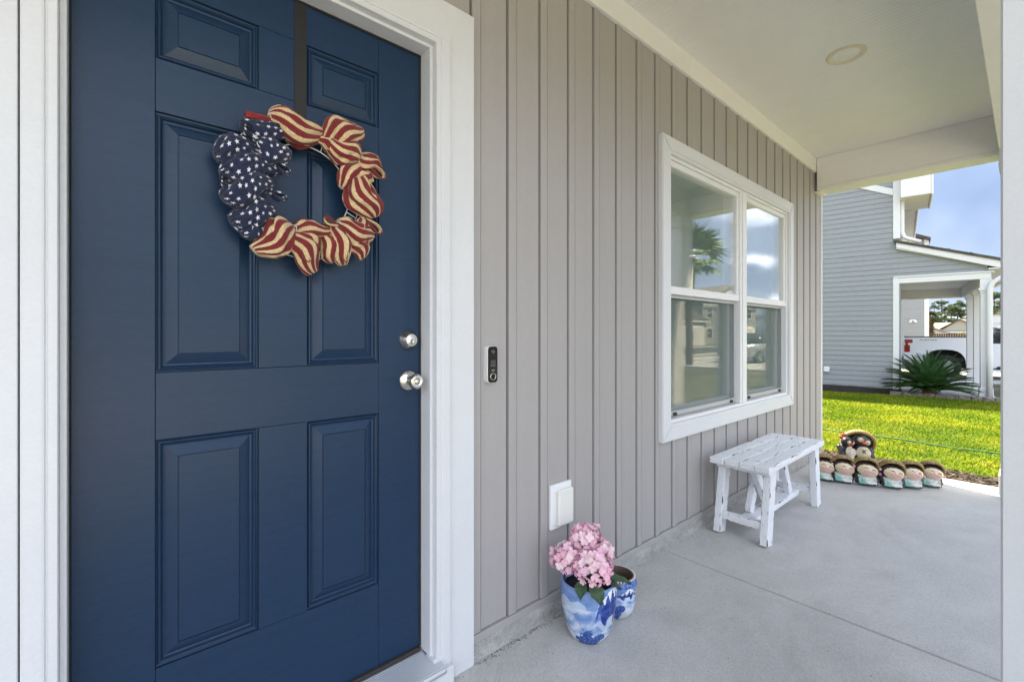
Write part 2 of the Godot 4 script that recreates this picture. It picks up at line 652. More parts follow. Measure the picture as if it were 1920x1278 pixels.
func materials():
	var m: StandardMaterial3D
	var grain := tone(512, 11, 0.05, 0.10, 1.0, 1.0, 3.0, 60.0, 0.93)
	var smooth_w := tone(512, 10, 0.012, 0.015, 1.0, 1.0, 3.0, 60.0, 0.975, 0.012)
	var streak := tone(256, 12, 0.03, 0.05, 3.0, 0.16, 3.0, 60.0, 0.92)      # runs along v
	var streak_s := tone(256, 12, 0.015, 0.02, 3.0, 0.16, 3.0, 60.0, 0.97)
	var across := tone(256, 13, 0.04, 0.10, 0.16, 3.0, 3.0, 60.0, 0.92)
	var conc := tone(1024, 14, 0.05, 0.06, 1.0, 1.0, 5.0, 150.0, 0.93, 0.11)
	var old := tone(512, 18, 0.22, 0.10, 1.0, 1.0, 7.0, 60.0, 0.85, 0.12)
	var dirt := tone(512, 15, 0.5, 0.5, 1.0, 1.0, 5.0, 50.0, 0.75, 0.2)
	var turf := tone(512, 16, 0.35, 0.4, 1.0, 1.0, 4.0, 70.0, 0.75, 0.3)
	conc = speckled(conc)
	var gb := bump_of(grain, 4.0)
	var sb := bump_of(streak, 4.0)
	var ab := bump_of(across, 4.0)
	m = mat("vinyl_taupe", lin(0.400, 0.376, 0.360), 0.55)
	triplanar(m, streak_s, 1.2)
	m = mat("vinyl_blue_grey", lin(0.345, 0.365, 0.375), 0.6)
	triplanar(m, across, 1.2, ab, 0.25)
	m = mat("white_paint", lin(0.70, 0.705, 0.71), 0.42)
	triplanar(m, smooth_w, 1.6)
	m = mat("white_vinyl", lin(0.79, 0.785, 0.77), 0.38)
	triplanar(m, smooth_w, 2.3)
	m = mat("soffit_white", lin(0.84, 0.825, 0.80), 0.55)
	triplanar(m, smooth_w, 1.5)
	m = mat("door_blue", lin(0.0125, 0.038, 0.086), 0.34)
	m.metallic_specular = 0.43
	triplanar(m, across, 5.0, ab, 0.22)
	m = mat("weatherstrip", lin(0.035, 0.03, 0.026), 0.7)
	m = mat("bronze_strap", lin(0.02, 0.018, 0.016), 0.5, 0.2)
	m = mat("aluminium", lin(0.62, 0.63, 0.66), 0.38, 0.85)
	m = mat("grey_frame", lin(0.45, 0.46, 0.47), 0.45, 0.3)
	m = mat("nickel", lin(0.66, 0.62, 0.54), 0.24, 1.0)
	m = mat("nickel_face", lin(0.78, 0.75, 0.69), 0.30, 1.0)
	m = mat("black_gloss", lin(0.012, 0.012, 0.011), 0.08)
	m.metallic_specular = 0.3
	m = mat("black_matte", lin(0.02, 0.02, 0.02), 0.75)
	m = mat("white_plastic", lin(0.80, 0.80, 0.80), 0.35)
	m = mat("cream_plastic", lin(0.77, 0.755, 0.69), 0.4)
	m = mat("concrete", lin(0.54, 0.53, 0.51), 0.85)
	triplanar(m, conc, 0.62, bump_of(conc, 3.0), 0.5)
	m = mat("concrete_old", lin(0.47, 0.46, 0.43), 0.9)
	triplanar(m, old, 1.3, bump_of(old, 4.0), 0.6)
	m = mat("room_tint", lin(0.09, 0.17, 0.14), 0.8)  # teal of the window reflections put into the dark room colour
	m = mat("room_floor", lin(0.14, 0.10, 0.07), 0.6)
	m = mat("pane", Color(0.80, 0.92, 0.87, 0.04), 0.0)
	m.transparency = BaseMaterial3D.TRANSPARENCY_ALPHA
	m = mat("fly_screen", Color(0.40, 0.46, 0.43, 0.27), 0.9)
	m.transparency = BaseMaterial3D.TRANSPARENCY_ALPHA
	m = mat("dark_glass", lin(0.02, 0.025, 0.03), 0.04)
	m.metallic_specular = 0.8
	m = mat("lamp_trim", lin(0.66, 0.61, 0.46), 0.5)
	m = mat("wire_white", lin(0.75, 0.75, 0.75), 0.4)
	m = mat("cloth_stars", Color.WHITE, 0.95)
	m.albedo_texture = star_cloth()
	m = mat("cloth_stripes", Color.WHITE, 0.95)
	m.albedo_texture = stripe_cloth()
	var weave := Image.create(128, 128, false, Image.FORMAT_RGB8)
	for y in 128:
		for x in 128:
			var v := 0.5 + 0.25 * sin(x * TAU / 8.0) * (1.0 if (y / 4) % 2 == 0 else -1.0) + 0.2 * sin(y * TAU / 8.0)
			weave.set_pixel(x, y, Color(v, v, v))
	weave.bump_map_to_normal_map(2.0)
	for k in ["cloth_stars", "cloth_stripes"]:
		M[k].normal_enabled = true
		M[k].normal_texture = ImageTexture.create_from_image(weave)
		M[k].normal_scale = 0.5
		M[k].rim_enabled = true
		M[k].rim = 0.3
	m = mat("red_cord", lin(0.26, 0.03, 0.03), 0.9)
	m = mat("chipped_paint", Color.WHITE, 0.62)
	m.albedo_texture = chipped()
	m = mat("pot_glaze", Color.WHITE, 0.14)
	m.albedo_texture = painted_pot(false)
	m = mat("small_pot_glaze", Color.WHITE, 0.14)
	m.albedo_texture = painted_pot(true)
	m = mat("pot_inside", lin(0.10, 0.07, 0.05), 0.5)
	m = mat("pot_soil", lin(0.025, 0.03, 0.045), 0.9)
	triplanar(m, dirt, 9.0, bump_of(dirt, 5.0), 1.0)
	m = mat("petal", Color.WHITE, 0.7)
	m.vertex_color_use_as_albedo = true
	m.backlight_enabled = true
	m.backlight = Color(0.35, 0.22, 0.27)
	m = mat("leaf", lin(0.045, 0.095, 0.04), 0.5)
	m.backlight_enabled = true
	m.backlight = Color(0.10, 0.16, 0.05)
	m = mat("glazed_clay", Color.WHITE, 0.22)
	m.vertex_color_use_as_albedo = true
	m = mat("straw", lin(0.44, 0.29, 0.10), 0.5)
	triplanar(m, dirt, 14.0, null, 0.5, false)
	m = mat("pink_glaze", lin(0.62, 0.30, 0.33), 0.25)
	m = mat("red_glaze", lin(0.45, 0.06, 0.04), 0.25)
	m = mat("dark_glaze", lin(0.02, 0.016, 0.02), 0.2)
	m = mat("white_glaze", lin(0.70, 0.66, 0.58), 0.2)
	m = mat("grass_blade", Color.WHITE, 0.9)
	m.metallic_specular = 0.12
	m.vertex_color_use_as_albedo = true
	m.backlight_enabled = true
	m.backlight = Color(0.26, 0.31, 0.01)
	m = mat("turf", lin(0.09, 0.135, 0.018), 0.95)
	triplanar(m, turf, 0.8, bump_of(turf, 5.0), 1.0)
	m = mat("far_turf", lin(0.15, 0.145, 0.065), 0.95)
	triplanar(m, turf, 0.13, null, 0.5)
	m = mat("mulch", lin(0.033, 0.023, 0.017), 0.95)
	triplanar(m, dirt, 2.2, bump_of(dirt, 6.0), 1.0)
	m = mat("mulch_chip", Color.WHITE, 0.9)
	m.vertex_color_use_as_albedo = true
	m = mat("asphalt", lin(0.07, 0.07, 0.072), 0.9)
	triplanar(m, conc, 0.4)
	m = mat("hose_green", lin(0.02, 0.085, 0.035), 0.4)
	m = mat("edging_stone", lin(0.42, 0.36, 0.31), 0.9)
	triplanar(m, dirt, 2.2, bump_of(dirt, 4.0), 0.6)
	m = mat("shingles", lin(0.13, 0.115, 0.10), 0.9)
	triplanar(m, turf, 0.9)
	m = mat("shingles_tan", lin(0.33, 0.29, 0.25), 0.9)
	triplanar(m, turf, 0.9)
	m = mat("cream_wall", lin(0.66, 0.60, 0.46), 0.8)
	m = mat("beige_wall", lin(0.47, 0.43, 0.36), 0.8)
	m = mat("bark", lin(0.16, 0.11, 0.075), 0.95)
	triplanar(m, dirt, 2.0, bump_of(dirt, 5.0), 1.0)
	m = mat("bark_orange", lin(0.24, 0.12, 0.045), 0.95)
	triplanar(m, dirt, 5.0, bump_of(dirt, 5.0), 1.0)
	m = mat("foliage", Color.WHITE, 0.65)
	m.metallic_specular = 0.3
	m.vertex_color_use_as_albedo = true
	m.backlight_enabled = true
	m.backlight = Color(0.16, 0.2, 0.06)
	m = mat("fence_wood", lin(0.16, 0.085, 0.055), 0.9)
	triplanar(m, streak, 0.8)
	m = mat("car_white", lin(0.78, 0.80, 0.83), 0.22)
	m.clearcoat_enabled = true
	m.clearcoat = 0.8
	m = mat("car_silver", lin(0.36, 0.40, 0.45), 0.25, 0.4)
	m.clearcoat_enabled = true
	m.clearcoat = 0.8
	m = mat("tyre", lin(0.018, 0.018, 0.019), 0.85)
	m = mat("rim", lin(0.35, 0.36, 0.37), 0.35, 0.8)
	m = mat("tail_red", lin(0.30, 0.012, 0.012), 0.12)
	m = mat("decal", lin(0.05, 0.03, 0.03), 0.5)

# ------------------------------------------------------------------ ground, street
func gy(x: float) -> float:
	return lerpf(-0.09, -0.28, clampf((x - 5.3) / 8.2, 0.0, 1.0)) if x > 5.3 else -0.09

func build_ground():
	var st := S(true)
	var xs := [-300.0, -40.0, -8.0, 5.3, 6.5, 8.0, 10.0, 12.0, 13.5, 30.0, 60.0, 300.0]
	var zs := [-300.0, -60.0, -12.0, -4.0, 0.0, 4.0, 9.0, 60.0, 300.0]
	for i in xs.size() - 1:
		for j in zs.size() - 1:
			var P := func(a, b): return Vector3(xs[a], gy(xs[a]) - 0.02, zs[b])
			quad(st, P.call(i, j), P.call(i + 1, j), P.call(i + 1, j + 1), P.call(i, j + 1), Vector3.UP)
	structure("ground", st, M.far_turf)
	# porch slab: two pours with a tooled joint between them
	var sl := S()
	box2(sl, Vector3(-2.2, -0.25, -0.02), Vector3(2.2955, 0, 1.62), 0.004)
	box2(sl, Vector3(2.3045, -0.25, -0.02), Vector3(5.17, 0, 1.62), 0.004)
	box2(sl, Vector3(2.29, -0.25, 0.0), Vector3(2.31, -0.045, 1.6), 0.0)
	structure("porch_slab", sl, M.concrete)
	# mulch bed along the end of the slab
	var mb := S(true)
	var rows := []
	var nn := noise(51, 0.9, 3)
	for i in 9:
		var row := PackedVector3Array()
		for j in 40:
			var z := -2.2 + 3.9 * j / 39.0
			var t := i / 8.0
			var wdt := 0.74 + 0.10 * nn.get_noise_1d(z * 3.0)
			row.append(Vector3(5.15 + t * wdt, -0.052 - 0.05 * t + 0.012 * nn.get_noise_2d(t * 8.0, z * 6.0) - (0.03 if i == 8 else 0.0), z))
		rows.append(row)
	loft(mb, rows, false, false, false)
	structure("mulch_bed", mb, M.mulch)
	chips("mulch_chips", 5.17, 5.92, -2.2, 1.62, -0.035, -0.085, 6500, 61)
	# neighbour's bed along the foundation
	var nb := S(true)
	rows = []
	for i in 7:
		var row := PackedVector3Array()
		for j in 40:
			var s := -8.0 + 9.5 * j / 39.0
			var t := i / 6.0
			var wdt := 0.62 + 0.12 * nn.get_noise_1d(s * 2.0 + 40.0) - 0.35 * smoothstep(0.2, 1.3, s)
			row.append(nbp(s, 0.03 - 0.075 * t + 0.012 * nn.get_noise_2d(t * 8.0 + 30.0, s * 6.0) - (0.05 if i == 6 else 0.0), -0.02 + t * wdt))
		rows.append(row)
	loft(nb, rows, false, false, false)
	structure("foundation_mulch_bed", nb, M.mulch)
	# front walk, driveway, street
	var wk := S()
	box2(wk, Vector3(-1.2, -0.3, 1.66), Vector3(0.4, -0.055, 10.2), 0.01)
	structure("front_walk", wk, M.concrete)
	wk = S()
	box2(wk, Vector3(-9.0, -0.4, 2.6), Vector3(-1.24, -0.06, 10.2), 0.01)
	box2(wk, Vector3(0.44, -0.4, 2.6), Vector3(1.6, -0.06, 10.2), 0.01)
	structure("widened_driveway", wk, M.concrete)  # unseen concrete, widened to bounce sunlight into the porch
	wk = S()
	for i in 40:
		box2(wk, Vector3(-30 + i * 3.0, -0.5, 10.22), Vector3(-30 + i * 3.0 + 2.98, -0.20 if i > 11 else -0.07, 11.6), 0.01)
	structure("sidewalk", wk, M.concrete)
	wk = S()
	box2(wk, Vector3(-80, -0.5, 13.2), Vector3(200, -0.262, 21.0), 0.0)
	structure("street", wk, M.asphalt)
	wk = S()
	box2(wk, Vector3(-80, -0.5, 12.9), Vector3(200, -0.16, 13.18), 0.02)
	box2(wk, Vector3(-80, -0.5, 21.02), Vector3(200, -0.16, 21.3), 0.02)
	structure("kerb", wk, M.concrete)
	# the neighbouring driveway where the pickup stands, and its apron
	wk = S()
	box2(wk, Vector3(19.4, -0.5, -9.0), Vector3(26.5, -0.262, 12.85), 0.0)
	structure("neighbouring_driveway", wk, M.concrete)

func chips(called: String, x0: float, x1: float, z0: float, z1: float, y0: float, y1: float, n: int, seed_: int):
	var rr := RandomNumberGenerator.new()
	rr.seed = seed_
	var st := S()
	for i in n:
		var x := lerpf(x0, x1, rr.randf())
		var t := (x - x0) / (x1 - x0)
		var p := Vector3(x, lerpf(y0, y1, t) - 0.012 + 0.016 * rr.randf(), lerpf(z0, z1, rr.randf()))
		var bs := Basis.from_euler(Vector3(rr.randf_range(-0.5, 0.5), rr.randf() * TAU, rr.randf_range(-0.5, 0.5)))
		var l := rr.randf_range(0.012, 0.035)
		var w := rr.randf_range(0.005, 0.011)
		var v := rr.randf_range(0.35, 1.5) * (1.0 if rr.randf() > 0.04 else 3.0)
		st.set_color(Color(0.040 * v, 0.028 * v, 0.021 * v))
		var a := p + bs * Vector3(-l, 0, -w)
		var b := p + bs * Vector3(l, 0, -w * 0.6)
		var c := p + bs * Vector3(l * 0.8, 0.003, w)
		var d := p + bs * Vector3(-l * 0.9, 0.004, w * 0.8)
		quad(st, a, b, c, d, Vector3.UP)
	put(called, st, M.mulch_chip, self, "stuff")

# ------------------------------------------------------------------ the front wall with its siding
func panel_shape(x0: float, x1: float, y0: float, y1: float) -> SurfaceTool:
	# one board-and-batten panel between x0 and x1, drawn from its own origin
	var prof := [[0.0, 0.0008], [0.0003, -0.034], [0.0078, -0.034], [0.0080, 0.0070], [0.0090, 0.0082], [0.0450, 0.0082], [0.0456, 0.0052], [0.0468, 0.0052], [0.0474, 0.0080], [0.0486, 0.0074], [0.0492, 0.0012], [0.0500, 0.0006], [0.0506, 0.0012], [0.112, 0.0004], [PITCH - 0.0004, 0.0010]]
	var cut := []
	for i in prof.size():
		var p: Array = prof[i]
		if p[0] >= x0 - 1e-6 and p[0] <= x1 + 1e-6:
			cut.append(p)
		elif i + 1 < prof.size() and p[0] < x0 and prof[i + 1][0] > x0:
			cut.append([x0, lerpf(p[1], prof[i + 1][1], (x0 - p[0]) / (prof[i + 1][0] - p[0]))])
		elif i > 0 and p[0] > x1 and prof[i - 1][0] < x1:
			cut.append([x1, lerpf(prof[i - 1][1], p[1], (x1 - prof[i - 1][0]) / (p[0] - prof[i - 1][0]))])
	var st := S()
	for i in cut.size() - 1:
		var a := Vector3(cut[i][0], y0, cut[i][1])
		var b := Vector3(cut[i + 1][0], y0, cut[i + 1][1])
		var up := Vector3(0, y1 - y0, 0)
		var d := b - a
		quad(st, a, b, b + up, a + up, Vector3(-d.z, 0, d.x))
	# the cut lower end
	var poly := PackedVector2Array()
	for c in cut:
		poly.append(Vector2(c[0], c[1]))
	poly.append(Vector2(cut[-1][0], -0.035))
	poly.append(Vector2(cut[0][0], -0.035))
	return st

func build_front_wall():
	var wall = thing("front_wall", "taupe board and batten vinyl siding wall of the porch", "wall", Vector3.ZERO)
	wall.set_meta("kind", "structure")
	var core := S()
	for b in [[-8.0, -0.075, -0.25, 2.95], [0.835, 2.335, -0.25, 2.95], [4.30, 5.236, -0.25, 2.95], [-0.075, 0.835, 2.17, 2.95], [2.335, 4.30, -0.25, 0.64], [2.335, 4.30, 2.238, 2.95]]:
		box2(core, Vector3(b[0], b[2], -0.15), Vector3(b[1], b[3], -0.0355), 0.0)
	put("wall_core", core, M.room_tint, wall)
	var full = done(panel_shape(0.0, PITCH, 0.085, 2.74))
	var low = done(panel_shape(0.0, PITCH, 0.085, 0.62))
	var high = done(panel_shape(0.0, PITCH, 2.26, 2.74))
	for k in range(-16, 20):
		var x := GROOVE0 + PITCH * k
		var pieces := []
		if x > 4.98:
			if x < 5.235:
				pieces = [done(panel_shape(0.0, minf(PITCH, 5.236 - x), 0.085, 2.74))]
		elif x < 2.36 and x + PITCH > 2.36:
			pieces = [done(panel_shape(0.0, 2.352 - x, 0.085, 2.74)), done(panel_shape(2.352 - x, PITCH, 0.085, 0.62)), done(panel_shape(2.352 - x, PITCH, 2.26, 2.74))]
		elif x + PITCH > 2.38 and x < 4.27:
			pieces = [low, high]
		elif x + PITCH > -0.2 and x < 0.9:
			pieces = [high]
		else:
			pieces = [full]
		for m in pieces:
			var o := put("siding_panel", m, M.vinyl_taupe, wall)
			o.position.x = x
	# starter strip and the rough concrete ledge under the siding
	for r in [[-3.0, -0.24], [0.992, 5.236]]:
		var st := S()
		box2(st, Vector3(r[0], 0.052, -0.035), Vector3(r[1], 0.082, 0.0125), 0.002)
		put("starter_strip", st, M.vinyl_taupe, wall)
		var lg := S(true)
		var rows := []
		var nn := noise(71, 6.0, 3)
		for q in [[0.075, 0.002], [0.052, 0.0105], [0.046, 0.016], [0.03, 0.021], [0.008, 0.026], [-0.01, 0.034]]:
			var row := PackedVector3Array()
			var cnt := int((r[1] - r[0]) / 0.04) + 1
			for i in cnt + 1:
				var x: float = lerpf(r[0], r[1], float(i) / cnt)
				row.append(Vector3(x, q[0], q[1] + (0.006 * nn.get_noise_2d(x, q[0] * 9.0) if q[0] < 0.05 else 0.0)))
			rows.append(row)
		loft(lg, rows, false, false, false)
		put("foundation_ledge", lg, M.concrete_old, wall)
	var fr := S()
	box2(fr, Vector3(-2.2, 2.719, 0.0005), Vector3(2.598, 2.846, 0.022), 0.002)
	put("frieze_board", fr, M.soffit_white, wall)
	fr = S()
	box2(fr, Vector3(2.600, 2.719, 0.0005), Vector3(5.043, 2.846, 0.022), 0.002)
	put("frieze_board", fr, M.soffit_white, wall)
	# corner post at the end of the wall
	var cp := S()
	box2(cp, Vector3(5.236, 0.06, -0.09), Vector3(5.262, 2.95, 0.0135), 0.003)
	put("corner_post", cp, M.white_vinyl, wall)

func build_porch():
	var ce = thing("porch_ceiling", "off-white beadboard porch ceiling", "ceiling", Vector3.ZERO)
	ce.set_meta("kind", "structure")
	var w := 0.0677
	var st := S()
	# one grooved plank, copied along the porch
	var pr := [[0.0, 2.853], [0.0, 2.8462], [0.003, 2.845], [0.030, 2.845], [0.0315, 2.8461], [0.0335, 2.8461], [0.035, 2.845], [w - 0.0045, 2.845], [w - 0.001, 2.8462], [w - 0.001, 2.853]]
	for i in pr.size() - 1:
		var a := Vector3(pr[i][0], pr[i][1], 0.02)
		var b := Vector3(pr[i + 1][0], pr[i + 1][1], 0.02)
		var d := Vector3(0, 0, 1.2)
		quad(st, a, b, b + d, a + d, Vector3(pr[i + 1][1] - pr[i][1], -(pr[i + 1][0] - pr[i][0]), 0))
	var pm := done(st)
	var x := 5.043 - w
	while x > -2.2:
		var o := put("soffit_plank", pm, M.soffit_white, ce)
		o.position.x = x
		x -= w
	st = S()
	box2(st, Vector3(-2.2, 2.8535, -0.01), Vector3(5.25, 2.875, 1.6), 0.0)
	put("backing", st, M.soffit_white, ce)
	# recessed lamp trim
	var lt = thing("ceiling_light", "round white recessed ceiling light, switched off, in the porch ceiling", "light", Vector3(3.29, 2.845, 0.64))
	st = S(true)
	lathe(st, [[0.1, 0.002], [0.099, -0.006], [0.094, -0.010], [0.082, -0.009], [0.068, -0.003], [0.066, 0.004]], 40)
	put("trim_ring", st, M.lamp_trim, lt)
	st = S(true)
	lathe(st, [[0.066, 0.0055], [0.05, 0.0005], [0.03, -0.004], [0.0005, -0.006]], 40)
	put("lens", st, M.cream_plastic, lt)
	# beams
	var eb = thing("end_beam", "boxed white beam across the far end of the porch", "beam", Vector3.ZERO)
	eb.set_meta("kind", "structure")
	st = S()
	box2(st, Vector3(5.046, 2.575, 0.0235), Vector3(5.242, 2.86, 1.455), 0.002)
	put("beam_box", st, M.soffit_white, eb)
	st = S()
	box2(st, Vector3(5.042, 2.775, 0.024), Vector3(5.05, 2.846, 1.21), 0.0025)
	put("upper_trim", st, M.soffit_white, eb)
	st = S()
	box2(st, Vector3(5.041, 2.54, 0.0235), Vector3(5.246, 2.5745, 1.46), 0.004)
	put("lower_trim", st, M.soffit_white, eb)
	st = S()
	box2(st, Vector3(5.052, 2.528, 0.0005), Vector3(5.262, 2.5395, 0.05), 0.002)
	put("beam_end_cap", st, M.soffit_white, eb)
	var fb = thing("front_beam", "boxed white beam along the open front of the porch", "beam", Vector3.ZERO)
	fb.set_meta("kind", "structure")
	st = S()
	box2(st, Vector3(-2.2, 2.575, 1.216), Vector3(5.04, 2.86, 1.45), 0.002)
	put("beam_box", st, M.soffit_white, fb)
	st = S()
	box2(st, Vector3(-2.2, 2.54, 1.211), Vector3(5.04, 2.5745, 1.455), 0.004)
	put("lower_trim", st, M.soffit_white, fb)
	# posts
	var po = thing("porch_post", "white square porch post that fills the right edge of the view", "post", Vector3(1.62, 0, 1.437))
	st = S()
	box2(st, Vector3(-0.12, 0.16, -0.12), Vector3(0.12, 2.40, 0.12), 0.004)
	put("shaft", st, M.white_paint, po)
	st = S()
	box2(st, Vector3(-0.14, 0, -0.135), Vector3(0.14, 0.16, 0.135), 0.01)
	put("base", st, M.white_paint, po)
	st = S()
	box2(st, Vector3(-0.14, 2.40, -0.135), Vector3(0.14, 2.54, 0.1), 0.01)
	put("capital", st, M.white_paint, po)
	var p2 = copy_of(po, "white square porch post at the far corner of the slab, mirrored in the window")
	p2.position = Vector3(5.02, 0, 1.345)

func build_house_body():
	var ho = thing("own_house", "taupe house that the porch belongs to", "house", Vector3.ZERO)
	ho.set_meta("kind", "structure")
	var st := S()
	box2(st, Vector3(5.10, -0.25, -9.0), Vector3(5.235, 2.95, -0.152), 0.0)
	box2(st, Vector3(-8.0, -0.25, -9.0), Vector3(-7.87, 2.95, -0.152), 0.0)
	box2(st, Vector3(-7.868, -0.25, -9.0), Vector3(5.098, 2.95, -8.87), 0.0)
	put("outer_wall", st, M.vinyl_taupe, ho)
	st = S()
	box2(st, Vector3(1.5, -0.25, -4.2), Vector3(5.09, 2.75, -4.1), 0.0)
	box2(st, Vector3(1.4, -0.25, -4.1), Vector3(1.5, 2.75, -0.155), 0.0)
	box2(st, Vector3(1.5, 2.75, -4.2), Vector3(5.09, 2.8, -0.152), 0.0)
	put("inner_wall", st, M.room_tint, ho)
	st = S()
	box2(st, Vector3(1.502, -0.2, -4.098), Vector3(5.09, 0.12, -0.155), 0.0)
	put("room_floor", st, M.room_floor, ho)
	# gable roof, ridge along x, and the shed roof of the porch
	st = S()
	slab(st, PackedVector2Array([Vector2(0.3, 2.953), Vector2(-4.5, 5.0), Vector2(-9.3, 2.953), Vector2(-9.3, 3.06), Vector2(-4.5, 5.14), Vector2(0.3, 3.08)]), Vector3(-8.1, 0, 0), Vector3(0, 0, 1), Vector3(0, 1, 0), Vector3(13.42, 0, 0))
	put("roof", st, M.shingles, ho)
	st = S()
	slab(st, PackedVector2Array([Vector2(-0.1, 2.878), Vector2(1.72, 2.878), Vector2(1.72, 2.95), Vector2(-0.1, 3.24)]), Vector3(-2.3, 0, 0), Vector3(0, 0, 1), Vector3(0, 1, 0), Vector3(7.59, 0, 0))
	put("porch_roof", st, M.shingles, ho)
	for x in [5.10, -8.0]:
		st = S()
		slab(st, PackedVector2Array([Vector2(-9.0, 2.951), Vector2(0.0, 2.951), Vector2(-4.5, 4.98)]), Vector3(x, 0, 0), Vector3(0, 0, 1), Vector3(0, 1, 0), Vector3(0.13, 0, 0))
		put("gable_wall", st, M.vinyl_taupe, ho)

# ------------------------------------------------------------------ the neighbour's house
var NB := Transform3D()
func nbp(s: float, y: float, z: float) -> Vector3:
	var a := Vector3(0.14, 0, 0.99).normalized()
	return Vector3(14.31, -0.19, -2.19) + a * s + Vector3.UP * y + a.cross(Vector3.UP) * z

func build_neighbour():
	var a := Vector3(0.14, 0, 0.99).normalized()
	var bs := Basis(a, Vector3.UP, a.cross(Vector3.UP))
	var ho = thing("neighbour_house", "blue-grey lap sided house next door with white trim and a front porch", "house")
	ho.transform = Transform3D(bs, Vector3(14.31, -0.19, -2.19))
	var st := S()
	box2(st, Vector3(-9.0, -0.3, -8.0), Vector3(1.47, 5.2, -0.03), 0.0)
	put("wall_core", st, M.vinyl_blue_grey, ho)
	st = S()
	box2(st, Vector3(-9.0, -0.3, -0.028), Vector3(1.33, 0.055, -0.004), 0.002)
	put("foundation", st, M.concrete_old, ho)
	# lap boards, each tilted out at its foot
	var k := 0
	var y := 0.055
	while y < 5.2:
		var s1 := 1.335
		if y > 2.65:
			# over the porch opening the boards run on under the sloping roof
			var lim := 1.39 + (3.57 - y) / 0.35
			s1 = clampf(lim, 1.335, 2.925) if y < 3.55 else 1.335
		var b := S()
		slab(b, PackedVector2Array([Vector2(-0.03, 0.0), Vector2(0.003, 0.0), Vector2(0.0045, 0.004), Vector2(-0.009, 0.127), Vector2(-0.03, 0.127)]), Vector3(-9.0, y, 0), Vector3(0, 0, 1), Vector3(0, 1, 0), Vector3(s1 + 9.0, 0, 0))
		put("siding_board", b, M.vinyl_blue_grey, ho)
		y += 0.127
		k += 1
	# trim
	for t in [["corner_board", Vector3(1.336, 0.0, -0.03), Vector3(1.452, 2.738, 0.016)], ["corner_board", Vector3(1.337, 3.70, -0.03), Vector3(1.475, 5.2, 0.018)],
			["porch_beam", Vector3(1.452, 2.60, -0.16), Vector3(3.02, 2.735, 0.012)], ["beam_cap", Vector3(1.34, 2.738, -0.17), Vector3(3.07, 2.775, 0.03)],
			["far_beam", Vector3(1.452, 2.46, -4.7), Vector3(3.02, 2.735, -4.5)], ["front_beam", Vector3(2.86, 2.46, -4.498), Vector3(3.02, 2.735, -0.162)]]:
		st = S()
		box2(st, t[1], t[2], 0.006)
		put(t[0], st, M.white_vinyl, ho)
	st = S()
	box2(st, Vector3(1.452, 2.737, -4.7), Vector3(3.0, 2.765, -0.172), 0.0)
	put("porch_soffit", st, M.soffit_white, ho)
	st = S(true)
	lathe(st, [[0.09, 0.0], [0.085, -0.012], [0.06, -0.014], [0.0005, -0.012]], 20, Vector3(2.1, 2.737, -1.8))
	put("porch_lamp", st, M.white_plastic, ho)
	# porch slab
	st = S()
	box2(st, Vector3(1.30, -0.3, -4.8), Vector3(3.12, -0.045, 0.06), 0.01)
	put("porch_slab", st, M.concrete, ho)
	# front wall of the house in the porch, seen on edge, with a window and a door
	st = S()
	box2(st, Vector3(1.47, 0, -8.0), Vector3(1.482, 2.6, -0.04), 0.0)
	put("front_siding", st, M.vinyl_blue_grey, ho)
	st = S()
	box2(st, Vector3(1.482, 0.55, -2.3), Vector3(1.50, 2.2, -0.75), 0.004)
	var wn := put("window", st, M.white_vinyl, ho)
	st = S()
	box2(st, Vector3(1.498, 0.62, -2.2), Vector3(1.503, 2.13, -0.85), 0.0)
	put("pane", st, M.dark_glass, wn)
	# columns with base, capital
	for c in [-0.09, -1.38, -2.95]:
		st = S()
		box2(st, Vector3(2.85, 0.06, c - 0.09), Vector3(3.03, 2.30, c + 0.09), 0.006)
		var col := put("column", st, M.white_vinyl, ho)
		st = S()
		box2(st, Vector3(2.825, -0.045, c - 0.115), Vector3(3.055, 0.16, c + 0.115), 0.012)
		put("column_base", st, M.white_vinyl, col)
		st = S()
		box2(st, Vector3(2.835, 2.29, c - 0.105), Vector3(3.045, 2.34, c + 0.105), 0.006)
		box2(st, Vector3(2.815, 2.34, c - 0.125), Vector3(3.065, 2.40, c + 0.125), 0.008)
		box2(st, Vector3(2.84, 2.40, c - 0.1), Vector3(3.04, 2.459 if c < -1.0 else 2.599, c + 0.1), 0.004)
		put("capital", st, M.white_vinyl, col)
	# sloping porch roof with its white rake
	var sl := (3.02 - 3.64) / (3.163 - 1.39)
	st = S()
	slab(st, PackedVector2Array([Vector2(1.36, 3.60), Vector2(1.36, 3.66), Vector2(3.55, 3.66 + sl * 2.19), Vector2(3.55, 3.60 + sl * 2.19)]), Vector3(0, 0, 0.14), Vector3(1, 0, 0), Vector3(0, 1, 0), Vector3(0, 0, -5.1))
	put("porch_roof", st, M.shingles, ho)
	st = S()
	slab(st, PackedVector2Array([Vector2(1.40, 3.47), Vector2(1.40, 3.597), Vector2(3.50, 3.597 + sl * 2.1), Vector2(3.50, 3.43 + sl * 2.1), Vector2(3.05, 3.43 + sl * 1.65)]), Vector3(0, 0, 0.11), Vector3(1, 0, 0), Vector3(0, 1, 0), Vector3(0, 0, -0.025))
	put("rake_board", st, M.white_vinyl, ho)
	st = S()
	slab(st, PackedVector2Array([Vector2(1.40, 3.44), Vector2(1.40, 3.56), Vector2(3.42, 3.56 + sl * 2.02), Vector2(3.42, 3.44 + sl * 2.02)]), Vector3(0, 0, 0.084), Vector3(1, 0, 0), Vector3(0, 1, 0), Vector3(0, 0, -0.083))
	put("rake_soffit", st, M.white_vinyl, ho)
	st = S()
	box2(st, Vector3(2.967, 2.80, -4.9), Vector3(3.418, 2.835, 0.082), 0.004)
	put("eave_soffit", st, M.white_vinyl, ho)
